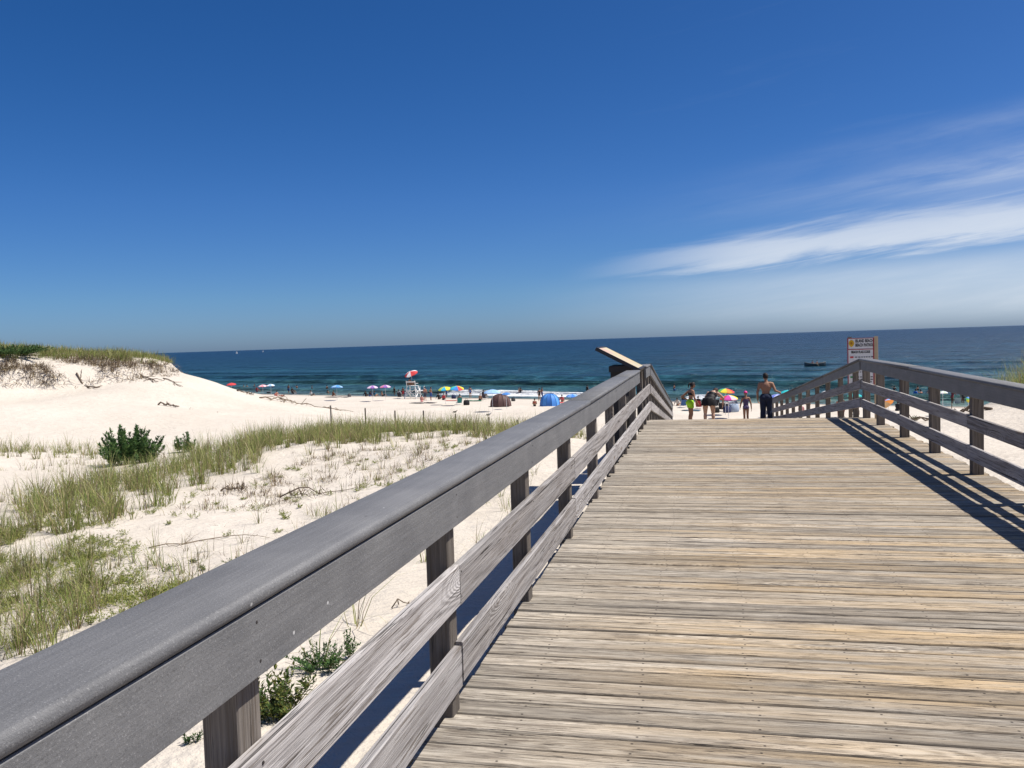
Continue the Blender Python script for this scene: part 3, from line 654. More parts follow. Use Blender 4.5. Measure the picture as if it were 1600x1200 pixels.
def build_panel():
    # low slanted information panel standing on its own support in a gap of the cap board
    o = empty('information_panel', (-1.47, 15.2, 0), 0, 'slanted information panel with pale face and black frame in a gap of the left railing', 'panel')
    a = Vector((-1.83, 0, 1.475)); b = Vector((-1.10, 0, 1.085)); d = (b - a).normalized(); n = Vector((-d.z, 0, d.x)); n = n if n.z > 0 else -n
    R = Matrix((d, Vector((0, 1, 0)), n)).transposed(); c = (a + b) / 2 - Vector((-1.47, 0, 0)); ln = (b - a).length
    dk = plain((0.03, 0.03, 0.035), 0.5)
    mb = MB(); mb.box(c, (ln, 1.25, 0.045), R); obj('tray', mb, dk, o)
    mb = MB()
    for s in (-1, 1):
        mb.box(c + R @ Vector((0, s * 0.605, 0.03)), (ln, 0.04, 0.016), R)
        mb.box(c + R @ Vector((s * (ln / 2 - 0.02), 0, 0.03)), (0.04, 1.17, 0.016), R)
    obj('frame', mb, dk, o)
    m, t, bs, L = shader('printed_panel_face'); tc = N(t, 'ShaderNodeTexCoord')
    vo = N(t, 'ShaderNodeTexVoronoi', i_Scale=5.0); L(tc.outputs['Object'], vo.inputs['Vector'])
    L(mixc(t, 0.25, (0.58, 0.46, 0.27), mixc(t, 0.6, vo.outputs['Color'], (0.55, 0.45, 0.26))), bs.inputs['Base Color']); bs.inputs['Roughness'].default_value = 0.45
    mb = MB(); mb.box(c + R @ Vector((0, 0, 0.029)), (ln - 0.08, 1.17, 0.012), R); obj('printed_face', mb, m, o)
    mb = MB(); mb.box((-0.02, 0, 0.30), (0.26, 0.6, 1.75)); mb.box((0.02, 0, 1.12), (0.36, 0.9, 0.10)); obj('support', mb, plain((0.035, 0.033, 0.035), 0.7), o)
    for sy in (-0.3, 0.3):
        mb = MB(); mb.box((0.27, sy, 0.95), (0.05, 0.1, 0.2)); obj('bracket', mb, plain((0.12, 0.12, 0.125), 0.6), o)
build_panel()

def text_mesh(s, size, mat, name='lettering', bold=0.0):
    cu = bpy.data.curves.new(name, 'FONT'); cu.body = s; cu.size = size; cu.align_x = 'CENTER'; cu.align_y = 'CENTER'; cu.extrude = 0.001; cu.offset = bold; cu.resolution_u = 2
    o = bpy.data.objects.new('tmp', cu); COL.objects.link(o); dg = bpy.context.evaluated_depsgraph_get()
    me = bpy.data.meshes.new_from_object(o.evaluated_get(dg)); bpy.data.objects.remove(o); me.materials.clear(); me.materials.append(mat); me.name = name
    return me
def build_sign():
    Y0 = 22.0; c = at_y(1344.5, 528, Y0); top = c[2]
    o = empty('beach_sign', (c[0], Y0, -2.0), 0, 'white beach patrol sign with red border behind the corner of the right railing', 'sign')
    o.rotation_euler.z = -0.10
    zt = top + 2.0; W_, H_ = 0.60, 1.22
    white = plain((0.62, 0.62, 0.62), 0.45); red = plain((0.28, 0.02, 0.035), 0.5); blk = plain((0.02, 0.02, 0.025), 0.5); gold = plain((0.55, 0.33, 0.02), 0.5); nat = plain((0.42, 0.33, 0.22), 0.8)
    mb = MB(); mb.box((0, 0, zt - H_ / 2), (W_, 0.018, H_)); b = obj('board', mb, white, o)
    mb = MB()
    for sx in (-1, 1): mb.box((sx * (W_ / 2 - 0.012), -0.012, zt - H_ / 2), (0.024, 0.006, H_))
    mb.box((0, -0.0125, zt - 0.008), (W_ - 0.05, 0.006, 0.014)); mb.box((0, -0.0125, zt - 0.272), (W_ - 0.05, 0.006, 0.018)); mb.box((0, -0.0125, zt - H_ + 0.01), (W_ - 0.05, 0.006, 0.018))
    obj('red_border', mb, red, o)
    def put(s, x, z, wid, h, mat=blk, bold=0.004):
        me = text_mesh(s, h * 1.35, mat, 'lettering', bold); xs = [v.co.x for v in me.vertices]; k = wid / (max(xs) - min(xs)); mid = (max(xs) + min(xs)) / 2
        for v in me.vertices: v.co.x = (v.co.x - mid) * k
        link('lettering', me, o, (x, -0.0115, zt - z), (math.pi / 2, 0, 0))
    put('ISLAND BEACH', 0.085, 0.075, 0.40, 0.075); put('BEACH PATROL', 0.085, 0.175, 0.40, 0.075)
    put('BEACH FLAG CODE', 0.0, 0.34, 0.42, 0.06)
    for i, (s, fl) in enumerate((('UNGUARDED', (0.5, 0.02, 0.03)), ('CAUTION', (0.6, 0.45, 0.02)), ('SAFE', (0.03, 0.3, 0.08)))):
        z = 0.46 + i * 0.24
        mb = MB(); mb.box((-0.20, -0.012, zt - z), (0.075, 0.004, 0.04)); obj('flag_symbol', mb, plain(fl, 0.5), o)
        for j in range(3 if i else 1):      # small print too far off to read: short dark bars
            mb = MB(); x = -0.13
            rr = random.Random(i * 7 + j)
            while x < 0.24:
                w_ = rr.uniform(0.02, 0.06); mb.box((x + w_ / 2, -0.0115, zt - z - j * 0.06), (w_, 0.002, 0.022)); x += w_ + 0.018
            obj('lettering', mb, blk, o)
    # gold shield emblem
    mb = MB(); P = []
    for k in range(24):
        t = 2 * math.pi * k / 24; x = 0.062 * math.sin(t); z = 0.085 * math.cos(t)
        if z < 0: x *= (1 - (abs(z) / 0.085) ** 2 * 0.45)
        P.append((x - 0.205, z + zt - 0.13))
    mb.quadgrid([[(x, -0.016, z) for x, z in P], [(x, -0.009, z) for x, z in P]], True); mb.face([(x, -0.016, z) for x, z in P])
    e = obj('shield_emblem', mb, gold, o)
    mb = MB(); mb.ellipsoid((-0.205, -0.0165, zt - 0.125), (0.026, 0.003, 0.034), 12, 6); obj('emblem_centre', mb, plain((0.35, 0.15, 0.01), 0.5), e)
    for sx, m in ((-1, plain((0.16, 0.13, 0.10), 0.8)), (1, nat)):
        mb = MB(); x = sx * (W_ / 2 + 0.045) if sx > 0 else sx * (W_ / 2 - 0.06)
        mb.box((x, 0.05, zt / 2 - 0.4), (0.088, 0.088, zt + 0.86), bev=0.005); obj('post', mb, m, o)
build_sign()
# ---------------------------------------------------------------- vegetation
def inpoly(px, py, poly):
    c = np.zeros(px.shape, bool); n = len(poly)
    for i in range(n):
        x1, y1 = poly[i]; x2, y2 = poly[(i + 1) % n]
        k = ((y1 > py) != (y2 > py)); xs = (x2 - x1) * (py - y1) / ((y2 - y1) if y2 != y1 else 1e-9) + x1
        c ^= k & (px < xs)
    return c
def scatter(box, density, seed):
    r = np.random.RandomState(seed); n = int((box[1] - box[0]) * (box[3] - box[2]) * density)
    x = r.uniform(box[0], box[1], n); y = r.uniform(box[2], box[3], n); z = ground(x, y); p = project(np.stack([x, y, z], 1))
    return x, y, z, p
def blades(B):
    """B: base(n,3), az, length, lean, curl, width, colour(n,3) -> verts, quads, colours"""
    base, az, ln, lean, curl, wd, col = B; n = len(az)
    ts = np.array([0, 0.38, 0.72, 1.0]); V = np.zeros((n, 8, 3)); C = np.zeros((n, 8, 3))
    dx, dy = np.cos(az), np.sin(az); sx, sy = -dy, dx
    for k, t in enumerate(ts):
        a = lean + curl * t                      # angle from vertical grows along the blade
        hor = ln * t * np.sin(np.minimum(a * 0.75, 1.9)); ver = ln * t * np.cos(np.minimum(a * 0.75, 1.9))
        w_ = wd * (1 - t) ** 0.7 * 0.5 + 0.0003
        for s, j in ((-1, 0), (1, 1)):
            V[:, 2 * k + j, 0] = base[:, 0] + dx * hor + sx * w_ * s; V[:, 2 * k + j, 1] = base[:, 1] + dy * hor + sy * w_ * s; V[:, 2 * k + j, 2] = base[:, 2] + ver
            C[:, 2 * k + j] = col
    q = np.array([[0, 1, 3, 2], [2, 3, 5, 4], [4, 5, 7, 6]]); Fq = (np.arange(n)[:, None, None] * 8 + q[None]).reshape(-1, 4)
    return V.reshape(-1, 3), Fq, C.reshape(-1, 3)
GREEN = np.array([[0.22, 0.265, 0.070], [0.30, 0.315, 0.10], [0.15, 0.20, 0.05], [0.39, 0.36, 0.16], [0.26, 0.295, 0.085]])
STRAW = np.array([[0.33, 0.26, 0.14], [0.22, 0.165, 0.095], [0.42, 0.34, 0.20]])
DEAD = np.array([[0.15, 0.11, 0.075], [0.22, 0.165, 0.11], [0.10, 0.075, 0.055], [0.28, 0.21, 0.14]])
def tufts_to_blades(x, y, z, size, nb, rad, pal_mix, seed, wmul=1.0, leanmul=1.0):
    r = np.random.RandomState(seed); idx = np.repeat(np.arange(len(x)), nb); n = len(idx)
    a = r.uniform(0, 2 * np.pi, n); d = np.abs(r.normal(0, 1, n)) * rad[idx] * 0.6
    az = a + r.normal(0, 0.7, n); wind = r.normal(0, 1, n)
    base = np.stack([x[idx] + np.cos(a) * d, y[idx] + np.sin(a) * d, z[idx] - 0.03], 1)
    ln = size[idx] * r.uniform(0.45, 1.15, n)
    lean = np.abs(r.normal(0.16, 0.2, n)) * leanmul; curl = np.abs(r.normal(0.65, 0.45, n)) * leanmul
    wd = (0.006 + 0.004 * r.rand(n)) * wmul
    cols = np.zeros((n, 3)); u = r.rand(n); m = pal_mix[idx]
    g = GREEN[r.randint(0, len(GREEN), n)]; s_ = STRAW[r.randint(0, 3, n)]; dd = DEAD[r.randint(0, 4, n)]
    cols = np.where((u < m[:, 0])[:, None], g, np.where((u < m[:, 0] + m[:, 1])[:, None], s_, dd)) * r.uniform(0.75, 1.25, (n, 1))
    return blades((base, az, ln, lean, curl, wd, cols))
def grass_object(name, parts, mat):
    V, Fq, C = [], [], []; o = 0
    for v, f, c in parts: V.append(v); Fq.append(f + o); C.append(c); o += len(v)
    V = np.concatenate(V); Fq = np.concatenate(Fq); C = np.concatenate(C)
    me = quick_mesh(name, V, Fq, [mat]); at = me.attributes.new('tint', 'FLOAT_COLOR', 'POINT')
    at.data.foreach_set('color', np.concatenate([C, np.ones((len(C), 1))], 1).astype(np.float32).ravel())
    return link(name, me)
RIDGE = [(395, 664), (500, 665), (620, 665), (760, 668), (905, 674), (900, 684), (760, 680), (640, 686), (540, 698), (440, 720), (350, 748), (300, 775), (200, 812), (120, 835), (30, 832), (60, 785), (120, 762), (180, 752), (250, 738), (300, 705)]
def build_grass():
    mk = lambda n, m: np.tile(np.array(m), (n, 1))
    P = []
    def region(poly, dep, box, dens, size, nb, mix, seed, rad=0.10, patch=0.0, patch_sc=2.0, wm=1.0, lm=1.0, keep=None, dest=None):
        x, y, z, p = scatter(box, dens, seed); r = np.random.RandomState(seed + 1)
        k = (p[:, 2] > dep[0]) & (p[:, 2] < dep[1])
        if poly is not None: k &= inpoly(p[:, 0] + r.normal(0, 12, len(x)), p[:, 1] + r.normal(0, 3.0, len(x)) * np.clip(26 / np.maximum(p[:, 2], 4), 0.5, 3), poly)
        if patch: k &= fbm(x, y, patch_sc, 3, seed) > patch
        k &= ~((x > -1.5) & (x < 3.3) & (y < 42)); k &= shore(x, y) < -33
        if keep is not None: k &= keep(x, y, z, p)
        x, y, z = x[k], y[k], z[k]; n = len(x)
        if not n: return
        s = r.uniform(size[0], size[1], n)
        nbs = np.maximum(3, (nb * r.uniform(0.4, 1.5, n)).astype(int))
        (P if dest is None else dest).append(tufts_to_blades(x, y, z, s, nbs, np.full(n, rad), mk(n, mix), seed + 2, wm, lm))
    region(RIDGE, (11, 34), (-16, 0, 8, 34), 11, (0.48, 0.92), 22, (0.74, 0.18), 201, 0.14, patch=-0.07, patch_sc=1.1, wm=1.6)
    region([(760, 664), (930, 672), (930, 690), (760, 690)], (20, 33), (-8, 0, 15, 34), 2.5, (0.4, 0.75), 16, (0.55, 0.3), 211, 0.12, wm=1.5)
    region([(-40, 700), (180, 700), (175, 716), (-40, 722)], (24, 33.5), (-30, -10, 14, 33), 5.5, (0.35, 0.65), 14, (0.65, 0.28), 221, 0.15, wm=1.7)
    region([(0, 720), (250, 730), (200, 800), (0, 830)], (12, 27), (-20, -5, 6, 27), 2.2, (0.3, 0.6), 10, (0.5, 0.3), 231, 0.12, patch=-0.05, wm=1.3)
    region([(-150, 815), (90, 830), (170, 900), (170, 940), (120, 1000), (60, 1045), (-150, 1100)], (5, 14), (-12, -3, 3, 14), 26, (0.30, 0.62), 24, (0.74, 0.18), 241, 0.10, patch=-0.02, patch_sc=0.8)
    region([(150, 860), (330, 850), (470, 800), (620, 770), (480, 860), (330, 950), (180, 990)], (7, 18), (-10, -1.5, 5, 18), 5.0, (0.22, 0.52), 13, (0.5, 0.3), 251, 0.08, patch=-0.03, patch_sc=1.1)
    region([(400, 715), (640, 690), (820, 686), (880, 700), (700, 745), (560, 770), (380, 800), (300, 800)], (13, 27), (-10, -1.4, 10, 27), 4.5, (0.15, 0.45), 13, (0.28, 0.30), 261, 0.11, patch=0.0, patch_sc=1.2, wm=1.2, lm=1.5)
    region([(430, 930), (640, 760), (880, 690), (870, 780), (760, 900), (600, 1000), (480, 1060)], (4.5, 20), (-5, -1.5, 3.5, 20), 1.5, (0.35, 0.7), 10, (0.62, 0.25), 271, 0.05, wm=1.0, lm=1.3)
    region([(-150, 925), (130, 935), (110, 1005), (40, 1050), (-150, 1110)], (5, 10), (-9, -3, 3, 10), 20, (0.40, 0.75), 22, (0.66, 0.26), 246, 0.09, patch=-0.05, patch_sc=0.8)
    region([(130, 850), (330, 870), (300, 960), (150, 985)], (7, 13), (-8, -2.5, 5, 13), 3.5, (0.35, 0.65), 12, (0.55, 0.3), 247, 0.07)
    # far dune top and right hand dune
    region([(-120, 540), (288, 556), (286, 569), (150, 565), (0, 558), (-120, 552)], (49, 66), (-52, -18, 25, 60), 10, (0.4, 0.75), 18, (0.78, 0.15), 281, 0.3, wm=3.4)
    region([(1545, 560), (1800, 560), (1800, 630), (1560, 624)], (22, 34), (8, 22, 18, 34), 9, (0.8, 1.35), 24, (0.85, 0.1), 291, 0.15, wm=2.0)
    # the same dunes go on outside the picture
    region(None, (3, 60), (-60, 40, -12, 55), 0.5, (0.35, 0.7), 14, (0.65, 0.22), 301, 0.15, patch=0.05, patch_sc=7, wm=1.6, keep=lambda x, y, z, p: (p[:, 0] < -60) | (p[:, 0] > 1700))
    o = grass_object('dune_grass', P, MAT['blade']); tag(o, 'green and straw dune grass growing along the low sandy ridge', 'grass', kind='stuff')
    # dead, brown stuff hanging on the scarp and lying about
    D = []
    region([(-60, 556), (120, 562), (275, 568), (262, 584), (200, 594), (120, 604), (60, 603), (-60, 598)], (41, 60), (-48, -16, 22, 58), 26, (0.25, 0.75), 12, (0.0, 0.22), 311, 0.40, patch=-0.05, patch_sc=1.7, wm=4.2, lm=2.6, dest=D)
    region([(380, 720), (640, 694), (830, 690), (700, 760), (560, 790), (380, 810)], (12, 27), (-10, -1.4, 10, 27), 3.6, (0.12, 0.34), 16, (0.0, 0.25), 321, 0.16, patch=-0.02, patch_sc=1.5, wm=1.4, lm=3.0, dest=D)
    region([(0, 690), (300, 690), (700, 700), (500, 900), (200, 1000), (0, 1000)], (6, 30), (-20, -1.5, 4, 30), 1.3, (0.1, 0.28), 11, (0.0, 0.4), 331, 0.15, wm=1.0, lm=3.2, dest=D)
    region([(290, 775), (440, 724), (560, 702), (640, 698), (560, 748), (420, 795), (300, 815)], (13, 26), (-11, -2, 9, 26), 5.0, (0.15, 0.42), 18, (0.0, 0.22), 351, 0.14, patch=-0.02, patch_sc=1.3, wm=1.4, lm=2.4, dest=D)
    region([(60, 590), (420, 600), (500, 640), (300, 660), (60, 650)], (38, 66), (-40, -8, 22, 62), 0.03, (0.2, 0.5), 6, (0.0, 0.1), 341, 0.2, wm=2.5, lm=3.0, dest=D)
    o = grass_object('dead_grass', D, MAT['blade']); tag(o, 'brown dead grass and roots on the dune scarp and sand', 'grass', kind='stuff')
build_grass()

def leaf_quads(P, D, ln, wd, col, r):
    """leaves as two-quad folded blades: base P, direction D (unit)"""
    n = len(P); up = np.tile([0, 0, 1.0], (n, 1)) + r.normal(0, 0.35, (n, 3)); S = np.cross(D, up); S /= np.linalg.norm(S, axis=1)[:, None] + 1e-9
    U = np.cross(S, D); ln = ln[:, None]; wd = wd[:, None]
    V = np.stack([P, P + D * ln * 0.45 + S * wd * 0.5 + U * wd * 0.15, P + D * ln - U * ln * 0.12, P + D * ln * 0.45 - S * wd * 0.5 + U * wd * 0.15], 1)
    return V.reshape(-1, 3), np.arange(n * 4).reshape(n, 4), np.repeat(col, 4, 0)
def leafy_plant(base, height, width, nst, per, leaf, cols, seed, erect=0.35, sway=(0, 0), spread=0.45):
    r = np.random.RandomState(seed); LV, LF, LC = [], [], []; o = 0; mb = MB()
    for i in range(nst):
        a = r.uniform(0, 6.283); q = math.sqrt(r.rand()) * width * 0.5; x0, y0 = math.cos(a) * q * spread, math.sin(a) * q * spread
        h = height * (r.uniform(0.6, 1.0) if spread < 0.5 else r.uniform(0.45, 1.0)) * (1 - 0.45 * (q / (width * 0.5)) ** 2)
        lx, ly = math.cos(a) * q * (0.55 + erect) + sway[0] * h, math.sin(a) * q * (0.55 + erect) + sway[1] * h
        pts = [(x0 + lx * t ** 1.4, y0 + ly * t ** 1.4, -0.03 + h * t) for t in (0, 0.35, 0.7, 1.0)]
        mb.tube(pts, [0.006 * height + 0.002, 0.004 * height + 0.0016, 0.0016, 0.001], 4, cap=False)
        t = np.sort(r.uniform(0.12, 1.0, per)); P = np.stack([x0 + lx * t ** 1.4, y0 + ly * t ** 1.4, h * t], 1); th = r.uniform(0, 6.283, per); el = r.normal(0.55, 0.3, per) + 0.5 * (t > 0.85)
        D = np.stack([np.cos(th) * np.cos(el), np.sin(th) * np.cos(el), np.sin(el)], 1)
        c = cols[r.randint(0, len(cols), per)] * r.uniform(0.75, 1.25, (per, 1))
        v, f, cc = leaf_quads(P, D, leaf * r.uniform(0.6, 1.2, per) * (1.1 - 0.4 * t), leaf * 0.24 * r.uniform(0.8, 1.3, per), c, r)
        LV.append(v); LF.append(f + o); LC.append(cc); o += len(v)
    return np.concatenate(LV), np.concatenate(LF), np.concatenate(LC), mb
def plant_thing(name, pos, label, cat, height, width, nst, per, leaf, cols, seed, **kw):
    o = empty(name, pos, 0, label, cat)
    v, f, c, mb = leafy_plant(pos, height, width, nst, per, leaf, cols, seed, **kw)
    me = quick_mesh('foliage', v, f, [MAT['leaf']]); at = me.attributes.new('tint', 'FLOAT_COLOR', 'POINT'); at.data.foreach_set('color', np.concatenate([c, np.ones((len(c), 1))], 1).astype(np.float32).ravel())
    tag(link('foliage', me, o), kind='stuff'); s = obj('stems', mb, plain((0.10, 0.095, 0.04), 0.8), o); tag(s, kind='stuff')
    return o
DKG = np.array([[0.045, 0.095, 0.028], [0.065, 0.125, 0.035], [0.032, 0.07, 0.025], [0.095, 0.155, 0.045]])
YLG = np.array([[0.22, 0.26, 0.06], [0.30, 0.32, 0.08], [0.15, 0.20, 0.045], [0.38, 0.37, 0.12]])
MDG = np.array([[0.085, 0.13, 0.03], [0.13, 0.17, 0.04], [0.06, 0.10, 0.028], [0.20, 0.20, 0.05]])
def build_plants():
    plant_thing('shrub', hit(205, 724), 'large dark green leafy shrub standing in the dune grass', 'shrub', 1.15, 1.95, 90, 110, 0.15, DKG * 1.55, 1, erect=-0.12, spread=0.66)
    plant_thing('shrub', hit(290, 706), 'small dark green shrub right of the large shrub in the dune grass', 'shrub', 0.75, 0.7, 16, 80, 0.13, DKG * 1.7, 2, erect=-0.3, spread=0.75)
    plant_thing('leafy_plant', hit(432, 1122), 'bright green bushy plant beside the nearest railing post', 'plant', 0.31, 0.40, 44, 34, 0.05, MDG, 3)
    plant_thing('leafy_plant', hit(505, 1050), 'dark green sprawling plant with one upright tip behind the middle rail', 'plant', 0.20, 0.46, 26, 44, 0.04, DKG * 1.4, 4)
    plant_thing('leafy_plant', hit(548, 1030), 'thin upright dark green sprig behind the middle rail', 'plant', 0.30, 0.10, 4, 60, 0.035, DKG * 1.4, 5)
    plant_thing('leafy_plant', hit(301, 1162), 'tiny dark plant on the sand left of the nearest post', 'plant', 0.07, 0.10, 8, 14, 0.035, DKG, 6)
    plant_thing('shrub', hit(1430, 657), 'round green shrub on the sand seen through the right railing', 'shrub', 0.45, 0.8, 26, 50, 0.09, MDG, 7)
    plant_thing('shrub', hit(20, 556), 'dark green bushes on top of the far dune at the left edge', 'shrub', 0.65, 4.5, 120, 40, 0.2, DKG * 1.2, 8, erect=0.0)
    # low leafy ground cover, uncountable
    r = np.random.RandomState(77); LV, LF, LC = [], [], []; o = 0
    def cover(poly, box, dens, dep, seed, cols, h=(0.06, 0.16)):
        nonlocal o
        x, y, z, p = scatter(box, dens, seed); k = inpoly(p[:, 0], p[:, 1], poly) & (p[:, 2] > dep[0]) & (p[:, 2] < dep[1]) & (fbm(x, y, 0.9, 3, seed) > 0.03)
        for a, b, c in zip(x[k], y[k], z[k]):
            hh = r.uniform(*h); v, f, cc, _ = leafy_plant(None, hh, hh * 2.2, 9, 16, 0.036, cols, r.randint(1 << 30)); LV.append(v + [a, b, c]); LF.append(f + o); LC.append(cc); o += len(v)
    cover([(-60, 810), (140, 820), (260, 870), (330, 920), (200, 965), (60, 990), (-60, 1000)], (-13, -3, 4, 16), 38, (6, 16), 401, YLG, (0.08, 0.20))
    cover([(60, 800), (330, 760), (600, 700), (780, 690), (700, 740), (450, 830), (300, 880), (100, 870)], (-14, -1.6, 8, 26), 3.6, (9, 26), 402, YLG)
    cover([(200, 900), (400, 850), (420, 870), (300, 960), (230, 960)], (-7, -2, 5, 12), 5.0, (6, 12), 403, MDG, (0.06, 0.14))
    V = np.concatenate(LV); me = quick_mesh('ground_cover', V, np.concatenate(LF), [MAT['leaf']]); C = np.concatenate(LC)
    me.attributes.new('tint', 'FLOAT_COLOR', 'POINT').data.foreach_set('color', np.concatenate([C, np.ones((len(C), 1))], 1).astype(np.float32).ravel())
    tag(link('ground_cover', me), 'yellow green low leafy plants creeping over the sand', 'ground cover', kind='stuff')
build_plants()

def build_sticks():
    bark = plain((0.14, 0.105, 0.075), 0.9, 'dry_bark'); pale = plain((0.26, 0.20, 0.14), 0.9, 'dry_wood')
    def branch(u, v, length, az, label, seed, rad=0.02, forks=5, mat=bark, lift=0.06):
        r = random.Random(seed); p0 = hit(u, v); o = empty('dead_branch', p0, 0, label, 'branch')
        def wig(st, az, ln, rd, n=6):
            P = [Vector(st)]; a = az
            for i in range(n):
                a += r.gauss(0, 0.28); q = P[-1] + Vector((math.cos(a), math.sin(a), 0)) * ln / n
                w_ = q + p0; q.z = float(ground(w_.x, w_.y)[0]) - p0.z + rd + abs(r.gauss(0, lift)); P.append(q)
            return P
        P = wig((0, 0, 0.01), az, length, rad, 8); mb = MB(); mb.tube(P, [rad * (1 - 0.08 * i) for i in range(9)], 6); obj('limb', mb, mat, o, True)
        for k in range(forks):
            s = P[r.randint(1, 6)]; mb = MB(); Q = wig(s, az + r.choice((-1, 1)) * r.uniform(0.4, 1.2), length * r.uniform(0.15, 0.4), rad * 0.5, 5); mb.tube(Q, [rad * 0.55 * (1 - 0.12 * i) for i in range(6)], 5); obj('twig', mb, mat, o, True)
    branch(247, 633, 1.1, 0.1, 'dark driftwood root lying on the open slope of the far dune', 1, 0.05, 8, bark, 0.08)
    branch(405, 622, 3.2, -0.25, 'grey tangle of dead roots on the dune flank left of the stakes', 2, 0.05, 10, pale, 0.15)
    branch(470, 632, 4.5, -0.35, 'long thin dead vine trailing down the dune flank', 3, 0.035, 7, pale, 0.08)
    branch(370, 611, 1.2, 0.3, 'small dead stick on the dune flank below the red umbrella', 4, 0.05, 4, bark, 0.1)
    branch(437, 778, 1.6, 0.35, 'dead branch with upright twigs on the sand below the ridge', 5, 0.015, 9, bark, 0.07)
    branch(232, 857, 1.9, 0.55, 'long dry stick lying on the sand above the left railing', 6, 0.010, 3, pale, 0.02)
    branch(345, 768, 0.6, 0.2, 'dark clump of dead roots on the sand below the grass ridge', 7, 0.02, 12, bark, 0.10)
    branch(612, 953, 0.5, 0.7, 'dry weed lying on sand beside the middle rail', 8, 0.006, 9, bark, 0.03)
    branch(1550, 640, 2.2, 2.6, 'dead branches on the right dune seen through the right railing', 9, 0.05, 7, bark, 0.12)
    branch(215, 583, 2.4, -0.05, 'dark root hanging on the scarp of the far dune', 10, 0.06, 6, bark, 0.02)
    branch(255, 592, 1.8, 0.0, 'thin driftwood stick below the right end of the scarp', 11, 0.035, 4, bark, 0.02)
    branch(120, 588, 2.0, 0.2, 'tangled dead roots in the middle of the dune scarp', 12, 0.05, 9, bark, 0.03)
    # stakes along the ridge
    sm = MAT['post_wood']
    tops = [(516.5, 634, 'wooden stake leftmost in the row behind the grass ridge'), (570.5, 638, 'wooden stake second from the left behind the grass ridge'), (617, 642, 'wooden stake third from the left, below the lifeguard stand'),
            (661.5, 642, 'wooden stake below the two bathers standing by the lifeguard stand'), (711.5, 647, 'wooden stake with a small dark bird on top'), (764, 652, 'wooden stake with a gull on top, in front of the brown tent'), (808, 656, 'wooden stake rightmost in the row, nearest the railing cap')]
    for i, (u, v, lab) in enumerate(tops):
        t = at_depth(u, v, 33.0); g = float(ground(t[0], t[1])[0]); h = t[2] - g
        o = empty('stake', (t[0], t[1], g), 0, lab, 'stake')
        mb = MB(); mb.box((0, 0, h / 2 - 0.15), (0.045, 0.045, h + 0.3), bev=0.006); obj('shaft', mb, sm, o); mb = MB(); mb.lathe([(0.001, 0.03), (0.026, 0.0)], 6, (0, 0, h)); obj('tip', mb, sm, o)
        if i in (4, 5):
            gull = i == 5; b = empty('bird', (t[0], t[1], g + h + 0.03), 0.5, 'pale gull perched on a stake in front of the brown tent' if gull else 'small dark bird perched on a stake left of the brown tent', 'bird')
            s = 0.72 if gull else 0.55; body = plain((0.35, 0.33, 0.31) if gull else (0.10, 0.09, 0.08), 0.8); wing = plain((0.20, 0.20, 0.21) if gull else (0.06, 0.055, 0.05), 0.8)
            mb = MB(); tilt = Matrix.Rotation(-0.35, 3, 'Y')
            rows = []
            for k, (x, rr, zz) in enumerate(((-0.15, 0.006, 0.075), (-0.11, 0.03, 0.085), (-0.04, 0.055, 0.10), (0.03, 0.058, 0.115), (0.075, 0.042, 0.14), (0.095, 0.032, 0.165), (0.115, 0.033, 0.185), (0.14, 0.024, 0.19), (0.155, 0.009, 0.187), (0.185, 0.002, 0.183))):
                rows.append([(x * s, rr * math.cos(a * 0.785) * s, (zz + rr * math.sin(a * 0.785)) * s) for a in range(8)])
            mb.quadgrid(rows, True); obj('body', mb, body, b, True)
            for sd in (-1, 1):
                mb = MB(); mb.ellipsoid((-0.05 * s, sd * 0.052 * s, 0.11 * s), (0.10 * s, 0.012 * s, 0.035 * s), 10, 6, rot=Matrix.Rotation(0.25, 3, 'Y')); obj('wing', mb, wing, b, True)
                mb = MB(); mb.tube([(0.0, sd * 0.02 * s, 0.07 * s), (0.01, sd * 0.02 * s, 0.0)], 0.004, 5); obj('leg', mb, plain((0.3, 0.2, 0.08), 0.7), b)
            mb = MB(); mb.box((-0.16 * s, 0, 0.072 * s), (0.09 * s, 0.035 * s, 0.008), tilt); obj('tail', mb, wing, b)
build_sticks()
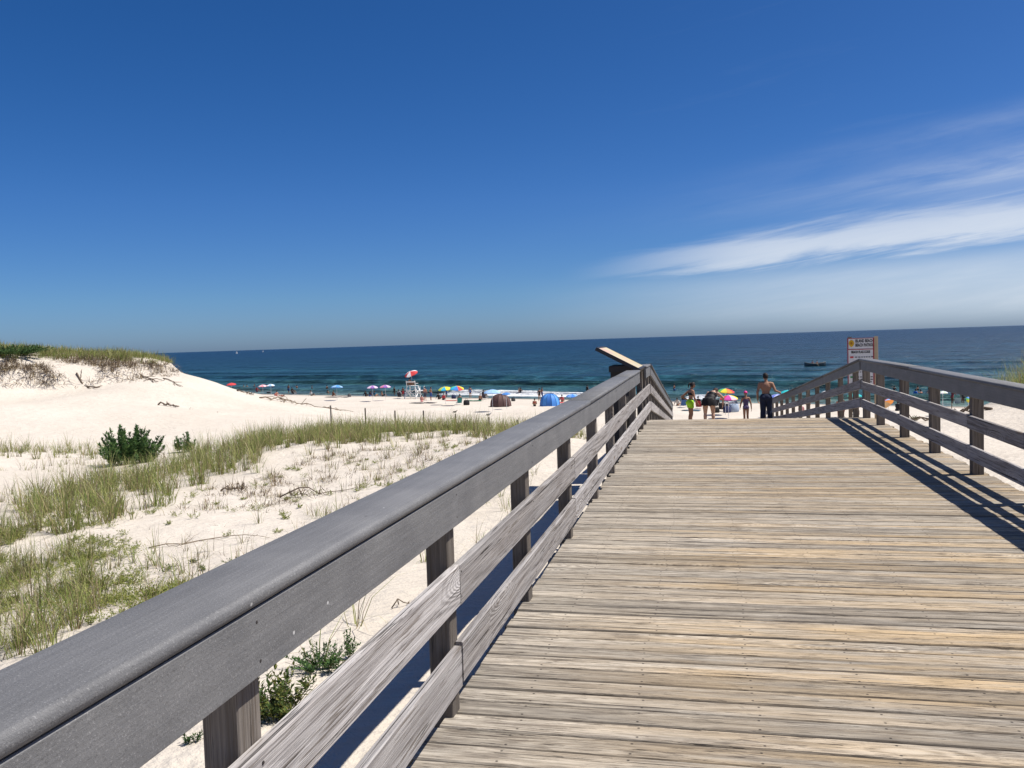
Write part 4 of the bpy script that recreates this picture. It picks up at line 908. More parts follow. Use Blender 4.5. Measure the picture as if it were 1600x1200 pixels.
# ---------------------------------------------------------------- people
def rotx(a): return Matrix.Rotation(a, 3, 'X')
def rotz(a): return Matrix.Rotation(a, 3, 'Z')
HIP = Vector((0, 0, 0.95))
def figure(torso=0.0, roll=0.0, arms=None, legs=None, head=(0.0, 0.0), fat=1.0, hips=1.0, sh=1.0, fingers=False, grip=0.5, root=0.0, twist=0.0):
    """list of prims (kind, data..., region). Figure 1.75 m tall, facing +Y. arms/legs: ((elbow, wrist) L, R), ((knee, ankle) L, R) as absolute points"""
    M = rotz(twist) @ rotx(-torso) @ Matrix.Rotation(roll, 3, 'Y')
    def U(p): return HIP + M @ (Vector(p) - HIP)
    P = []
    def cap(a, ra, b, rb, reg): P.append(('c', Vector(a), ra, Vector(b), rb, reg))
    def ell(c, r, reg, R=None): P.append(('e', Vector(c), Vector(r), R if R is not None else Matrix.Identity(3), reg))
    ell(U((0, 0, 1.30)), (0.162 * sh, 0.105 * fat, 0.185), 'chest', M); ell(U((0, 0.005 * fat, 1.11)), (0.130 * fat, 0.098 * fat, 0.165), 'belly', M)
    ell((0, -0.01, 0.955), (0.162 * hips, 0.118 * hips, 0.125), 'pelvis'); ell((-0.075 * hips, -0.055, 0.93), (0.085 * hips,) * 3, 'pelvis'); ell((0.075 * hips, -0.055, 0.93), (0.085 * hips,) * 3, 'pelvis')
    cap(U((-0.135 * sh, -0.005, 1.405)), 0.062, U((0.135 * sh, -0.005, 1.405)), 0.062, 'shoulder')
    cap(U((0, -0.01, 1.42)), 0.06, U((0, 0.012, 1.545)), 0.05, 'neck')
    hn = U((0, 0.01, 1.54)); HR = M @ rotz(head[0]) @ rotx(head[1]); hc = hn + HR @ Vector((0, 0.018, 0.105))
    ell(hc, (0.074, 0.093, 0.112), 'head', HR); ell(hc + HR @ Vector((0, 0.028, -0.055)), (0.052, 0.062, 0.052), 'head', HR)
    if fingers:
        cap(hc + HR @ Vector((0, 0.085, 0.012)), 0.012, hc + HR @ Vector((0, 0.105, -0.02)), 0.015, 'face')
        for s in (-1, 1): ell(hc + HR @ Vector((s * 0.077, -0.005, -0.01)), (0.010, 0.02, 0.032), 'face', HR)
    arms = arms or (((-0.26, -0.03, 1.13), (-0.27, 0.03, 0.88)), ((0.26, -0.03, 1.13), (0.27, 0.03, 0.88)))
    for s, (el, wr) in zip((-1, 1), arms):
        S = U((s * 0.175 * sh, -0.005, 1.40)); E, W_ = Vector(el), Vector(wr)
        cap(S, 0.056 * (0.6 + 0.4 * fat), E, 0.041 * (0.6 + 0.4 * fat), 'upper_arm'); cap(E, 0.042, W_, 0.028, 'forearm')
        d = (W_ - E).normalized(); f = d + Vector((0, 0.15, 0)); f.normalize(); side = Vector((s, 0, 0)); n = d.cross(side); n = n.normalized() if n.length > 0.01 else Vector((0, 1, 0)); lat = n.cross(d).normalized()
        pc = W_ + d * 0.05
        ell(pc, (0.016, 0.05, 0.038), 'hand', Matrix((lat, d, n)).transposed())
        if fingers:
            for k, (o_, ln) in enumerate(((-0.030, 0.062), (-0.010, 0.076), (0.011, 0.072), (0.030, 0.056))):
                a = W_ + d * 0.088 + n * o_; inw = -lat * s * 0 + (-side) * 1.0; inw = (inw - d * inw.dot(d)).normalized()
                b = a + (d * math.cos(grip * 0.6) + inw * math.sin(grip * 0.6)) * ln * 0.55; c = b + (d * math.cos(grip * 1.5) + inw * math.sin(grip * 1.5)) * ln * 0.5
                cap(a, 0.010, b, 0.009, 'hand'); cap(b, 0.009, c, 0.0078, 'hand')
            a = W_ + d * 0.03 + n * 0.032; b = a + (d * 0.7 + n * 0.6 + (-side) * 0.25).normalized() * 0.04; cap(a, 0.012, b, 0.010, 'hand'); cap(b, 0.010, b + (d * 0.95 + (-side) * 0.3).normalized() * 0.032, 0.009, 'hand')
    legs = legs or (((-0.095, 0.015, 0.50), (-0.10, -0.02, 0.085)), ((0.095, 0.015, 0.50), (0.10, -0.02, 0.085)))
    for s, L_ in zip((-1, 1), legs):
        H_ = Vector((s * 0.088 * hips, -0.01, 0.92)); K, A = Vector(L_[0]), Vector(L_[1]); toe = Vector(L_[2]) if len(L_) > 2 else A + Vector((s * 0.02, 0.145, -0.055))
        cap(H_, 0.090 * hips, K, 0.057 * (0.5 + 0.5 * fat), 'thigh'); mid = K.lerp(A, 0.3) + (Vector((0, -0.018, 0)) if abs(K.z - A.z) > 0.2 else Vector((0, 0, -0.01)))
        cap(K, 0.055, mid, 0.056 * (0.5 + 0.5 * fat), 'calf'); cap(mid, 0.056 * (0.5 + 0.5 * fat), A, 0.037, 'calf')
        heel = A + (A - toe).normalized() * 0.035 + Vector((0, 0, -0.045)); cap(heel, 0.032, A.lerp(toe, 0.6) + Vector((0, 0, -0.008)), 0.034, 'foot'); cap(A.lerp(toe, 0.6) + Vector((0, 0, -0.008)), 0.034, toe, 0.024, 'foot'); cap(A, 0.037, A.lerp(toe, 0.4), 0.034, 'foot')
    return P, (hc, HR, hn)
def prim_mesh(P, inflate=0.0):
    mb = MB()
    for p in P:
        if p[0] == 'c':
            _, a, ra, b, rb, _r = p; d = (b - a); L_ = d.length; d = d.normalized() if L_ > 1e-5 else Vector((0, 0, 1)); pts, rad = [], []
            for k in range(4): t = math.pi / 2 * (1 - k / 3.0); pts.append(a - d * ra * math.sin(t)); rad.append(max(0.0005, ra * math.cos(t)))
            for k in range(4): t = math.pi / 2 * (k / 3.0); pts.append(b + d * rb * math.sin(t)); rad.append(max(0.0005, rb * math.cos(t)))
            mb.tube(pts, rad, 12)
        else: mb.ellipsoid(p[1], p[2], 16, 10, rot=p[3])
    return mb
def prim_dist(P, Q):
    D = np.zeros((len(P), len(Q)))
    for i, p in enumerate(P):
        if p[0] == 'c':
            a = np.array(p[1]); ab = np.array(p[3]) - a; t = np.clip(((Q - a) @ ab) / max(ab @ ab, 1e-9), 0, 1)
            D[i] = np.linalg.norm(Q - (a + t[:, None] * ab), axis=1) - (p[2] * (1 - t) + p[4] * t)
        else:
            q = (Q - np.array(p[1])) @ np.array(p[3]); k = np.linalg.norm(q / np.array(p[2]), axis=1); D[i] = (k - 1) * min(p[2])
    return D
BODY = {}
def body_mesh(key, spec, voxel):
    if key in BODY: return BODY[key]
    P, hd = figure(**spec); me = prim_mesh(P).mesh('body_src', [])
    o = bpy.data.objects.new('tmp', me); COL.objects.link(o)
    m = o.modifiers.new('r', 'REMESH'); m.mode = 'VOXEL'; m.voxel_size = voxel; m.use_smooth_shade = True
    s = o.modifiers.new('s', 'SMOOTH'); s.factor = 0.5; s.iterations = 5 if voxel < 0.012 else 2
    dg = bpy.context.evaluated_depsgraph_get(); out = bpy.data.meshes.new_from_object(o.evaluated_get(dg)); bpy.data.objects.remove(o); bpy.data.meshes.remove(me)
    out.name = 'body'; out.polygons.foreach_set('use_smooth', [True] * len(out.polygons)); out.materials.append(None)
    n = len(out.vertices); V = np.zeros(n * 3); out.vertices.foreach_get('co', V); V = V.reshape(-1, 3); NN = np.zeros(n * 3); out.vertices.foreach_get('normal', NN); NN = NN.reshape(-1, 3)
    reg = np.array([p[-1] for p in P])[np.argmin(prim_dist(P, V), 0)]
    FA = np.array([list(f.vertices) for f in out.polygons if len(f.vertices) == 4])
    BODY[key] = (out, V, NN, reg, FA, hd, {}); return BODY[key]
def shell(rec, name, pred, off):
    """clothing or hair: the skin faces where pred holds, lifted off the body, with a turned-in hem"""
    out, V, NN, reg, FA, hd, cache = rec
    if name in cache: return cache[name]
    hl = (V - np.array(hd[0])) @ np.array(hd[1]); k = pred(V, reg, hl); f = FA[k[FA].all(1)]
    if not len(f): cache[name] = None; return None
    ids, inv = np.unique(f, return_inverse=True); f = inv.reshape(-1, 4); v = V[ids] + NN[ids] * off
    me = quick_mesh(name.split('/')[0], v, f, [None], True)
    cache[name] = me; return me
def inr(reg, *names): return np.isin(reg, names)
CLOTH = {
 'shorts': (lambda V, r, h: (inr(r, 'pelvis') | (inr(r, 'thigh') & True) | (inr(r, 'belly') & (V[:, 2] < 1.02))), 0.014),
 'short_shorts': (lambda V, r, h: inr(r, 'pelvis') | (inr(r, 'thigh') & (V[:, 2] > 0.74)), 0.014),
 'trousers': (lambda V, r, h: inr(r, 'pelvis', 'thigh', 'calf') | (inr(r, 'belly') & (V[:, 2] < 1.0)), 0.020),
 'shirt': (lambda V, r, h: inr(r, 'chest', 'belly', 'shoulder', 'upper_arm'), 0.014),
 'swimsuit': (lambda V, r, h: inr(r, 'belly', 'pelvis') | (inr(r, 'chest') & (V[:, 2] < 1.36)), 0.008),
 'bikini_top': (lambda V, r, h: inr(r, 'chest') & (V[:, 2] > 1.24) & (V[:, 2] < 1.34), 0.008),
 'bikini_bottom': (lambda V, r, h: inr(r, 'pelvis') & True, 0.008),
 'hair': (lambda V, r, h: inr(r, 'head', 'face') & ((h[:, 2] > 0.045) | (h[:, 1] < 0.0)) & (h[:, 2] > -0.075), 0.013),
 'cap': (lambda V, r, h: inr(r, 'head') & (h[:, 2] > 0.015) , 0.02),
}
CLOTH_LOOSE = {'wide_trousers': 0.035}
SKIN = {'tan': (0.36, 0.19, 0.115), 'fair': (0.55, 0.34, 0.24), 'brown': (0.21, 0.10, 0.06), 'red': (0.48, 0.22, 0.15)}
def skin_mat(k): return plain(SKIN[k], 0.6)
def dress(o, rec, name, col, rough=0.8, off=None):
    pr, of = CLOTH[name]; me = shell(rec, name, pr, off or of)
    if me is None: return None
    c = link(name, me, o); c.material_slots[0].link = 'OBJECT'; c.material_slots[0].material = plain(col, rough); return c
FAR = {
 'stand': dict(), 'stand_hip': dict(arms=(((-0.34, -0.05, 1.16), (-0.20, 0.08, 1.00)), ((0.26, 0.02, 1.13), (0.24, 0.12, 0.90)))),
 'walk': dict(torso=0.06, arms=(((-0.24, 0.10, 1.14), (-0.22, 0.28, 0.96)), ((0.25, -0.14, 1.14), (0.24, -0.20, 0.90))), legs=(((-0.09, 0.16, 0.52), (-0.09, 0.16, 0.10)), ((0.09, 0.02, 0.50), (0.09, -0.24, 0.14)))),
 'reach': dict(torso=0.12, arms=(((-0.32, 0.15, 1.42), (-0.30, 0.30, 1.62)), ((0.26, 0.15, 1.22), (0.20, 0.38, 1.15)))),
 'sit': dict(torso=-0.25, arms=(((-0.28, -0.25, 1.10), (-0.30, -0.34, 0.88)), ((0.28, -0.25, 1.10), (0.30, -0.34, 0.88))), legs=(((-0.12, 0.36, 1.18), (-0.12, 0.55, 0.90)), ((0.12, 0.38, 1.16), (0.13, 0.58, 0.90)))),
 'sit_up': dict(torso=0.18, arms=(((-0.24, 0.18, 1.12), (-0.12, 0.38, 1.12)), ((0.24, 0.18, 1.12), (0.12, 0.38, 1.12))), legs=(((-0.13, 0.34, 1.24), (-0.10, 0.46, 0.90)), ((0.13, 0.34, 1.24), (0.10, 0.46, 0.90)))),
 'chair': dict(torso=-0.35, arms=(((-0.28, -0.05, 1.08), (-0.29, 0.20, 1.10)), ((0.28, -0.05, 1.08), (0.29, 0.20, 1.10))), legs=(((-0.12, 0.42, 1.06), (-0.12, 0.66, 0.74)), ((0.12, 0.42, 1.06), (0.13, 0.66, 0.74)))),
 'lie': dict(torso=-1.42, arms=(((-0.3, -0.38, 0.90), (-0.24, -0.15, 0.88)), ((0.3, -0.38, 0.90), (0.24, -0.15, 0.88))), legs=(((-0.10, 0.42, 1.0), (-0.10, 0.84, 0.92)), ((0.11, 0.42, 0.98), (0.11, 0.85, 0.92)))),
}
BASEZ = {'sit': 0.83, 'sit_up': 0.83, 'chair': 0.66, 'lie': 0.84}
def far_person(pos, rz, pose, skin, wear, label, h=1.7, hair=(0.03, 0.02, 0.015), sink=0.0, group=None, cap=None):
    rec = body_mesh('far_' + pose, FAR[pose], 0.032); k = h / 1.75
    o = empty('person', (pos[0], pos[1], pos[2] - sink), rz, label, 'person', group); o.scale = (k, k, k)
    piv = link('body', rec[0], o, (0, 0, -BASEZ.get(pose, 0.0))); piv.material_slots[0].link = 'OBJECT'; piv.material_slots[0].material = skin_mat(skin)
    for n, c in wear: d = dress(piv, rec, n, c, off=CLOTH[n][1] + 0.012)
    dress(piv, rec, 'cap' if cap else 'hair', cap or hair, off=0.025)
    return o

def SP(u, v):           # a spot on the open beach, beyond the dunes
    return hit(u, v, 190.0, 84.0 if u < 1000 else 62.0)
def build_main_people():
    def main(name, pos, rz, h, spec, skin, label):
        spec = dict(spec); spec['fingers'] = True; rec = body_mesh(name, spec, 0.0105); k = h / 1.75
        o = empty('person', pos, rz, label, 'person'); o.scale = (k, k, k)
        b = link('body', rec[0], o); b.material_slots[0].link = 'OBJECT'; b.material_slots[0].material = skin_mat(skin)
        hc, HR, hn = rec[5]
        for s in (-1, 1):
            mb = MB(); mb.ellipsoid(hc + HR @ Vector((s * 0.032, 0.083, 0.012)), (0.013, 0.008, 0.009), 8, 6); obj('eye', mb, plain((0.03, 0.02, 0.015), 0.3), b)
        mb = MB(); mb.ellipsoid(hc + HR @ Vector((0, 0.086, -0.062)), (0.024, 0.006, 0.007), 8, 6, rot=HR); obj('mouth', mb, plain((0.35, 0.12, 0.10), 0.5), b)
        return o, b, rec
    # the bare-backed man holding the right handrail
    l = 13.7; p = ramp_pt(2.2 + 0.27, l); p.x = at_y(1197, 640, DECK_END + l)[0]
    rail = ramp_pt(RX, l, 1.12); k = 1.83 / 1.75; loc = (rail - p) / k
    wr = Vector((loc.x - 0.13, 0.10, loc.z + 0.035))
    o, b, rec = main('man', p, 0.0, 1.83, dict(torso=0.03, roll=0.02, head=(0.55, -0.12), sh=1.13, fat=1.0, hips=1.02, grip=0.9,
        arms=(((-0.27, -0.06, 1.12), (-0.255, 0.06, 0.87)), ((0.30, -0.08, 1.17), tuple(wr))), legs=(((-0.10, 0.02, 0.50), (-0.13, -0.02, 0.085)), ((0.11, 0.03, 0.50), (0.15, 0.0, 0.085)))), 'tan', 'bare-chested man in dark blue jeans holding the right handrail of the ramp')
    dress(b, rec, 'trousers', (0.018, 0.026, 0.055), 0.85, 0.03); dress(b, rec, 'hair', (0.022, 0.016, 0.013), 0.7, 0.016)
    # woman bending forward in a black swimsuit
    l = 13.4; p = ramp_pt(0.0, l); p.x = at_y(1108, 640, DECK_END + l)[0]
    o, b, rec = main('woman', p, 0.0, 1.66, dict(torso=1.02, twist=-0.42, head=(0.0, -0.25), fat=1.42, hips=1.42, sh=1.05, arms=(((-0.12, 0.55, 1.02), (0.0, 0.62, 0.75)), ((0.52, 0.42, 1.00), (0.50, 0.50, 0.74))),
        legs=(((-0.14, 0.03, 0.50), (-0.15, -0.01, 0.085)), ((0.14, 0.05, 0.50), (0.15, 0.02, 0.085)))), 'fair', 'woman in a black skirted swimsuit bending forward on the ramp')
    blk = (0.012, 0.011, 0.012)
    me = shell(rec, 'swimsuit', lambda V, r, h: inr(r, 'belly', 'pelvis') | (inr(r, 'chest') & True), 0.012)
    HC = np.array(rec[5][2]); 
    me2 = shell(rec, 'swimsuit/2', lambda V, r, h: inr(r, 'belly', 'pelvis') | (inr(r, 'chest') & (np.linalg.norm(V - HC, axis=1) > 0.27)), 0.014)
    c = link('swimsuit', me2, b); c.material_slots[0].link = 'OBJECT'; c.material_slots[0].material = plain(blk, 0.6)
    mb = MB(); rows = []
    for i, (z, r_) in enumerate(((1.04, 0.215), (0.95, 0.262), (0.86, 0.285), (0.77, 0.30))):
        rows.append([((r_ + 0.014 * math.sin(j * 5) * i / 3) * math.cos(j * math.pi / 16), -0.01 + (r_ * 0.80 + 0.014 * math.sin(j * 5) * i / 3) * math.sin(j * math.pi / 16), z + 0.012 * math.sin(j * 2.0)) for j in range(32)])
    mb.quadgrid(rows, True); obj('skirt', mb, plain(blk, 0.7), b, True); dress(b, rec, 'hair', (0.05, 0.022, 0.014), 0.7, 0.022)
    S0 = rec[5][2]
    for s in (-1, 1):
        mb = MB(); base = Vector(S0); mb.tube([base + Vector((s * 0.10 + 0.03, -0.06, -0.02)), base + Vector((s * 0.11, -0.20, 0.03)), base + Vector((s * 0.08 - 0.04, -0.33, 0.005))], 0.012, 6); obj('strap', mb, plain(blk, 0.6), b)
    # girl with hand on hip, neon shorts, looking right
    l = 13.6; p = ramp_pt(0.0, l); p.x = at_y(1079, 640, DECK_END + l)[0]
    o, b, rec = main('girl', p, -1.05, 1.56, dict(torso=0.10, head=(-0.25, -0.18), fat=0.86, hips=0.92, sh=0.9, arms=(((-0.30, -0.22, 1.17), (-0.19, 0.02, 1.03)), ((0.23, 0.06, 1.13), (0.20, 0.20, 0.93))),
        legs=(((-0.08, 0.03, 0.50), (-0.09, -0.02, 0.085)), ((0.08, 0.01, 0.50), (0.09, -0.05, 0.085)))), 'tan', 'girl in neon green shorts with a hand on her hip on the ramp')
    dress(b, rec, 'short_shorts', (0.42, 0.80, 0.03), 0.7, 0.028); dress(b, rec, 'bikini_top', (0.015, 0.015, 0.018), 0.7, 0.012); dress(b, rec, 'hair', (0.02, 0.014, 0.012), 0.6, 0.02)
    me = shell(rec, 'waistband', lambda V, r, h: (V[:, 2] > 0.99) & (V[:, 2] < 1.09) & inr(r, 'belly', 'pelvis'), 0.02)
    if me: c = link('waistband', me, b); c.material_slots[0].link = 'OBJECT'; c.material_slots[0].material = plain((0.08, 0.08, 0.10), 0.8)
    hc, HR = rec[5][0], rec[5][1]
    mb = MB(); mb.tube([hc + HR @ Vector(q) for q in ((0, -0.09, 0.05), (0, -0.15, 0.03), (0.01, -0.165, -0.06), (0.0, -0.15, -0.15))], [0.03, 0.036, 0.03, 0.008], 10); obj('ponytail', mb, plain((0.02, 0.014, 0.012), 0.6), b, True)
    # child with pink cap
    l = 13.5; p = ramp_pt(0.0, l); p.x = at_y(1165.5, 640, DECK_END + l)[0]
    o, b, rec = main('child', p, 0.1, 1.20, dict(head=(0.0, -0.1), fat=0.92, hips=0.9, sh=0.92, arms=(((-0.25, 0.0, 1.12), (-0.27, 0.10, 0.93)), ((0.25, -0.03, 1.12), (0.27, -0.02, 0.87))),
        legs=(((-0.08, 0.02, 0.50), (-0.085, -0.02, 0.085)), ((0.08, 0.02, 0.50), (0.085, -0.02, 0.085)))), 'tan', 'small child with a pink swim cap and purple swimsuit, back turned, on the ramp')
    dress(b, rec, 'swimsuit', (0.10, 0.07, 0.16), 0.6, 0.014); dress(b, rec, 'cap', (0.75, 0.05, 0.25), 0.45, 0.03)
    hc, HR = rec[5][0], rec[5][1]
    mb = MB(); mb.ellipsoid(hc + HR @ Vector((0, 0.02, 0.01)), (0.005, 0.005, 0.005), 6, 4)
build_main_people()

# ---------------------------------------------------------------- beach things
def umbrella(u, v, width_px, cols, label, h=1.95, tilt=0.12, taz=0.0, group=None, base=None, on=None):
    p = at_z(u, v, -5.6 + h) if on is None else np.array(on)
    if on is None:
        for _ in range(3): g = float(ground(p[0], p[1])[0]); g = max(g, SEA_Z); p = at_z(u, v, g + h)
        dep = float(project([p])[0, 2]); R_ = width_px * dep / F_PX / 2
    else: g = on[2]; R_ = width_px
    o = empty('umbrella', (p[0], p[1], g), taz, label, 'umbrella', group)
    T = Matrix.Rotation(tilt, 3, 'X'); piv = Vector((0, 0, h * 0.72)); n = 8; sub = 3
    def tr(q): q = Vector(q); return piv + T @ (q - piv)
    mb = MB(); mats = [plain(c, 0.75) for c in cols]; prof = [(0.0, 0.30), (0.25, 0.28), (0.5, 0.215), (0.78, 0.10), (1.0, -0.04)]
    for gI in range(n):
        rows = []
        for t, z in prof:
            r_ = []
            for j in range(sub + 1):
                a = (gI + j / sub) * 2 * math.pi / n; sag = -0.035 * math.sin(math.pi * j / sub) * t * R_; rr = t * R_ * (1 - 0.03 * math.sin(math.pi * j / sub))
                r_.append(tr((rr * math.cos(a), rr * math.sin(a), h - 0.05 + z * R_ * 0.95 + sag)))
            rows.append(r_)
        mb.quadgrid(rows, False, gI % len(mats))
        e = rows[-1]; mb.quadgrid([e, [q + T @ Vector((0, 0, -0.09 * R_)) for q in e]], False, gI % len(mats))
    c = obj('canopy', mb, mats, o)
    mb = MB(); mb.tube([(0, 0, -0.3), tuple(piv)], 0.02, 8); obj('pole', mb, plain((0.7, 0.7, 0.7), 0.4), o)
    mb = MB(); mb.tube([tuple(piv), tuple(tr((0, 0, h + 0.32 * R_)))], 0.016, 8); obj('upper_pole', mb, plain((0.7, 0.7, 0.7), 0.4), o)
    for gI in range(n):
        a = gI * 2 * math.pi / n; mb = MB(); mb.tube([tr((0, 0, h - 0.05)), tr((R_ * 0.6 * math.cos(a), R_ * 0.6 * math.sin(a), h - 0.07 + 0.16 * R_))], 0.006, 4); obj('rib', mb, plain((0.5, 0.5, 0.5), 0.4), o)
    return o
def chair_thing(pos, rz, col, label, low=True):
    o = empty('beach_chair', pos, rz, label, 'chair'); fr = plain((0.6, 0.6, 0.6), 0.35); cl = plain(col, 0.8); z = 0.22
    mb = MB(); rows = []
    for k in range(5): t = k / 4; rows.append([(-0.27, -0.02 + 0.48 * t, z + 0.05 * t - 0.03 * math.sin(math.pi * t)), (0, -0.02 + 0.48 * t, z + 0.05 * t - 0.06 * math.sin(math.pi * t) - 0.01), (0.27, -0.02 + 0.48 * t, z + 0.05 * t - 0.03 * math.sin(math.pi * t))])
    mb.quadgrid(rows); obj('seat', mb, cl, o, True)
    mb = MB(); rows = []
    for k in range(5): t = k / 4; rows.append([(-0.27, -0.02 - 0.30 * t, z + 0.62 * t), (0, -0.05 - 0.30 * t, z + 0.62 * t), (0.27, -0.02 - 0.30 * t, z + 0.62 * t)])
    mb.quadgrid(rows); obj('backrest', mb, cl, o, True)
    for s in (-1, 1):
        mb = MB(); mb.tube([(s * 0.29, -0.33, z + 0.63), (s * 0.29, -0.02, z), (s * 0.29, 0.48, z + 0.05), (s * 0.29, 0.46, 0.0)], 0.013, 6); obj('side_frame', mb, fr, o)
        mb = MB(); mb.tube([(s * 0.29, 0.30, z + 0.03), (s * 0.29, -0.30, 0.0)], 0.012, 6); obj('leg', mb, fr, o)
        mb = MB(); mb.box((s * 0.29, 0.10, z + 0.24), (0.05, 0.42, 0.025)); obj('armrest', mb, plain((0.5, 0.4, 0.28), 0.7), o)
    mb = MB(); mb.tube([(-0.29, -0.30, 0.012), (0.29, -0.30, 0.012)], 0.012, 6); obj('crossbar', mb, fr, o)
    return o
def towel(u, v, col, label, w_=0.9, l_=1.8, rz=0.0):
    p = SP(u, v); mb = MB(); rows = []; r = random.Random(int(u * 7))
    for i in range(8): rows.append([(-w_ / 2 + w_ * j / 5 + r.gauss(0, 0.01), -l_ / 2 + l_ * i / 7 + r.gauss(0, 0.01), 0.06 + r.uniform(0, 0.04)) for j in range(6)])
    top = [q for q in rows]; mb.quadgrid(top); bot = [[(x, y, z - 0.015) for x, y, z in rr] for rr in rows]; mb.quadgrid(bot)
    edge = [q for q in rows[0]] + [rr[-1] for rr in rows[1:]] + rows[-1][-2::-1] + [rr[0] for rr in rows[-2:0:-1]]
    mb.quadgrid([edge, [(x, y, z - 0.015) for x, y, z in edge]], True)
    me = mb.mesh('towel', [plain(col, 0.95)], True); o = link('towel', me, None, p, (0, 0, rz)); tag(o, label, 'towel'); return o
def bag(u, v, col, label, s=0.45):
    p = SP(u, v); o = empty('beach_bag', p, 0.3, label, 'bag'); mb = MB(); rows = []
    for z, a, b in ((0.0, 0.42, 0.22), (0.06, 0.5, 0.27), (0.3, 0.52, 0.27), (0.55, 0.46, 0.16), (0.66, 0.40, 0.05)): rows.append([(a * s * math.cos(k * math.pi / 8) * (1 + 0.1 * math.sin(3 * k)), b * s * math.sin(k * math.pi / 8), z * s * 1.3) for k in range(16)])
    b0 = mb.quadgrid(rows, True); mb.f.append(tuple(range(b0, b0 + 16))[::-1]); mb.m.append(0); mb.f.append(tuple(range(b0 + 64, b0 + 80))); mb.m.append(0); obj('body', mb, plain(col, 0.8), o, True)
    for sd in (-1, 1):
        mb = MB(); mb.tube([(-0.2 * s, sd * 0.1 * s, 0.8 * s), (-0.12 * s, sd * 0.12 * s, 1.1 * s), (0.12 * s, sd * 0.12 * s, 1.1 * s), (0.2 * s, sd * 0.1 * s, 0.8 * s)], 0.015, 6); obj('handle', mb, plain(tuple(0.6 * c for c in col), 0.8), o)
    return o
def cooler(u, v, col, lid, label):
    p = SP(u, v); o = empty('cooler', p, 0.25, label, 'cooler'); mb = MB(); mb.box((0, 0, 0.19), (0.62, 0.38, 0.38), bev=0.03); obj('body', mb, plain(col, 0.4), o)
    mb = MB(); mb.box((0, 0, 0.42), (0.66, 0.42, 0.07), bev=0.02); obj('lid', mb, plain(lid, 0.4), o)
    mb = MB(); mb.tube([(-0.33, -0.1, 0.3), (-0.38, -0.1, 0.46), (-0.38, 0.1, 0.46), (-0.33, 0.1, 0.3)], 0.014, 6); obj('handle', mb, plain((0.1, 0.1, 0.1), 0.5), o)
def dome_tent(u0, u1, vb, vt, cols, label, rz, stripe=None):
    p = SP((u0 + u1) / 2, vb); dep = float(project([p])[0, 2]); W_ = (u1 - u0) * dep / F_PX; H_ = (vb - vt) * dep / F_PX
    p = p + Vector((0, 0.5, 0)); p = on_ground(p.x, p.y)
    o = empty('beach_tent', p, rz, label, 'tent'); mats = [plain(c, 0.6) for c in cols]
    n = 6
    for k in range(n):       # fabric gores of a half-dome, open on the +Y side
        mb = MB(); rows = []
        for i in range(5):
            th = math.pi + math.pi * (k + i / 4) / n; r_ = []
            for j in range(9):
                ph = math.pi / 2 * j / 8; bul = 1 - 0.035 * math.sin(math.pi * i / 4) * math.cos(ph)
                r_.append((W_ / 2 * math.cos(th) * math.cos(ph) ** 0.8 * bul, 0.45 * math.sin(ph) * 0 + W_ * 0.52 * math.sin(th) * math.cos(ph) ** 0.8 * bul + 0.35, H_ * math.sin(ph) ** 0.9 * bul))
            rows.append(r_)
        mb.quadgrid(rows); obj('panel', mb, mats[k % len(mats)], o, True)
    for k in range(n + 1):
        th = math.pi + math.pi * k / n; mb = MB()
        mb.tube([(W_ / 2 * math.cos(th) * math.cos(ph) ** 0.8 * 1.004, W_ * 0.52 * math.sin(th) * math.cos(ph) ** 0.8 * 1.004 + 0.35, H_ * math.sin(ph) ** 0.9 * 1.004) for ph in [math.pi / 2 * j / 8 for j in range(9)]], 0.022, 6); obj('tent_pole', mb, plain(tuple(c * 0.5 for c in cols[0]), 0.6), o)
    mb = MB(); mb.box((0, 0.15, 0.03), (W_ * 0.95, W_ * 0.7, 0.03)); obj('ground_sheet', mb, plain(tuple(c * 0.6 for c in cols[0]), 0.7), o)
    return o
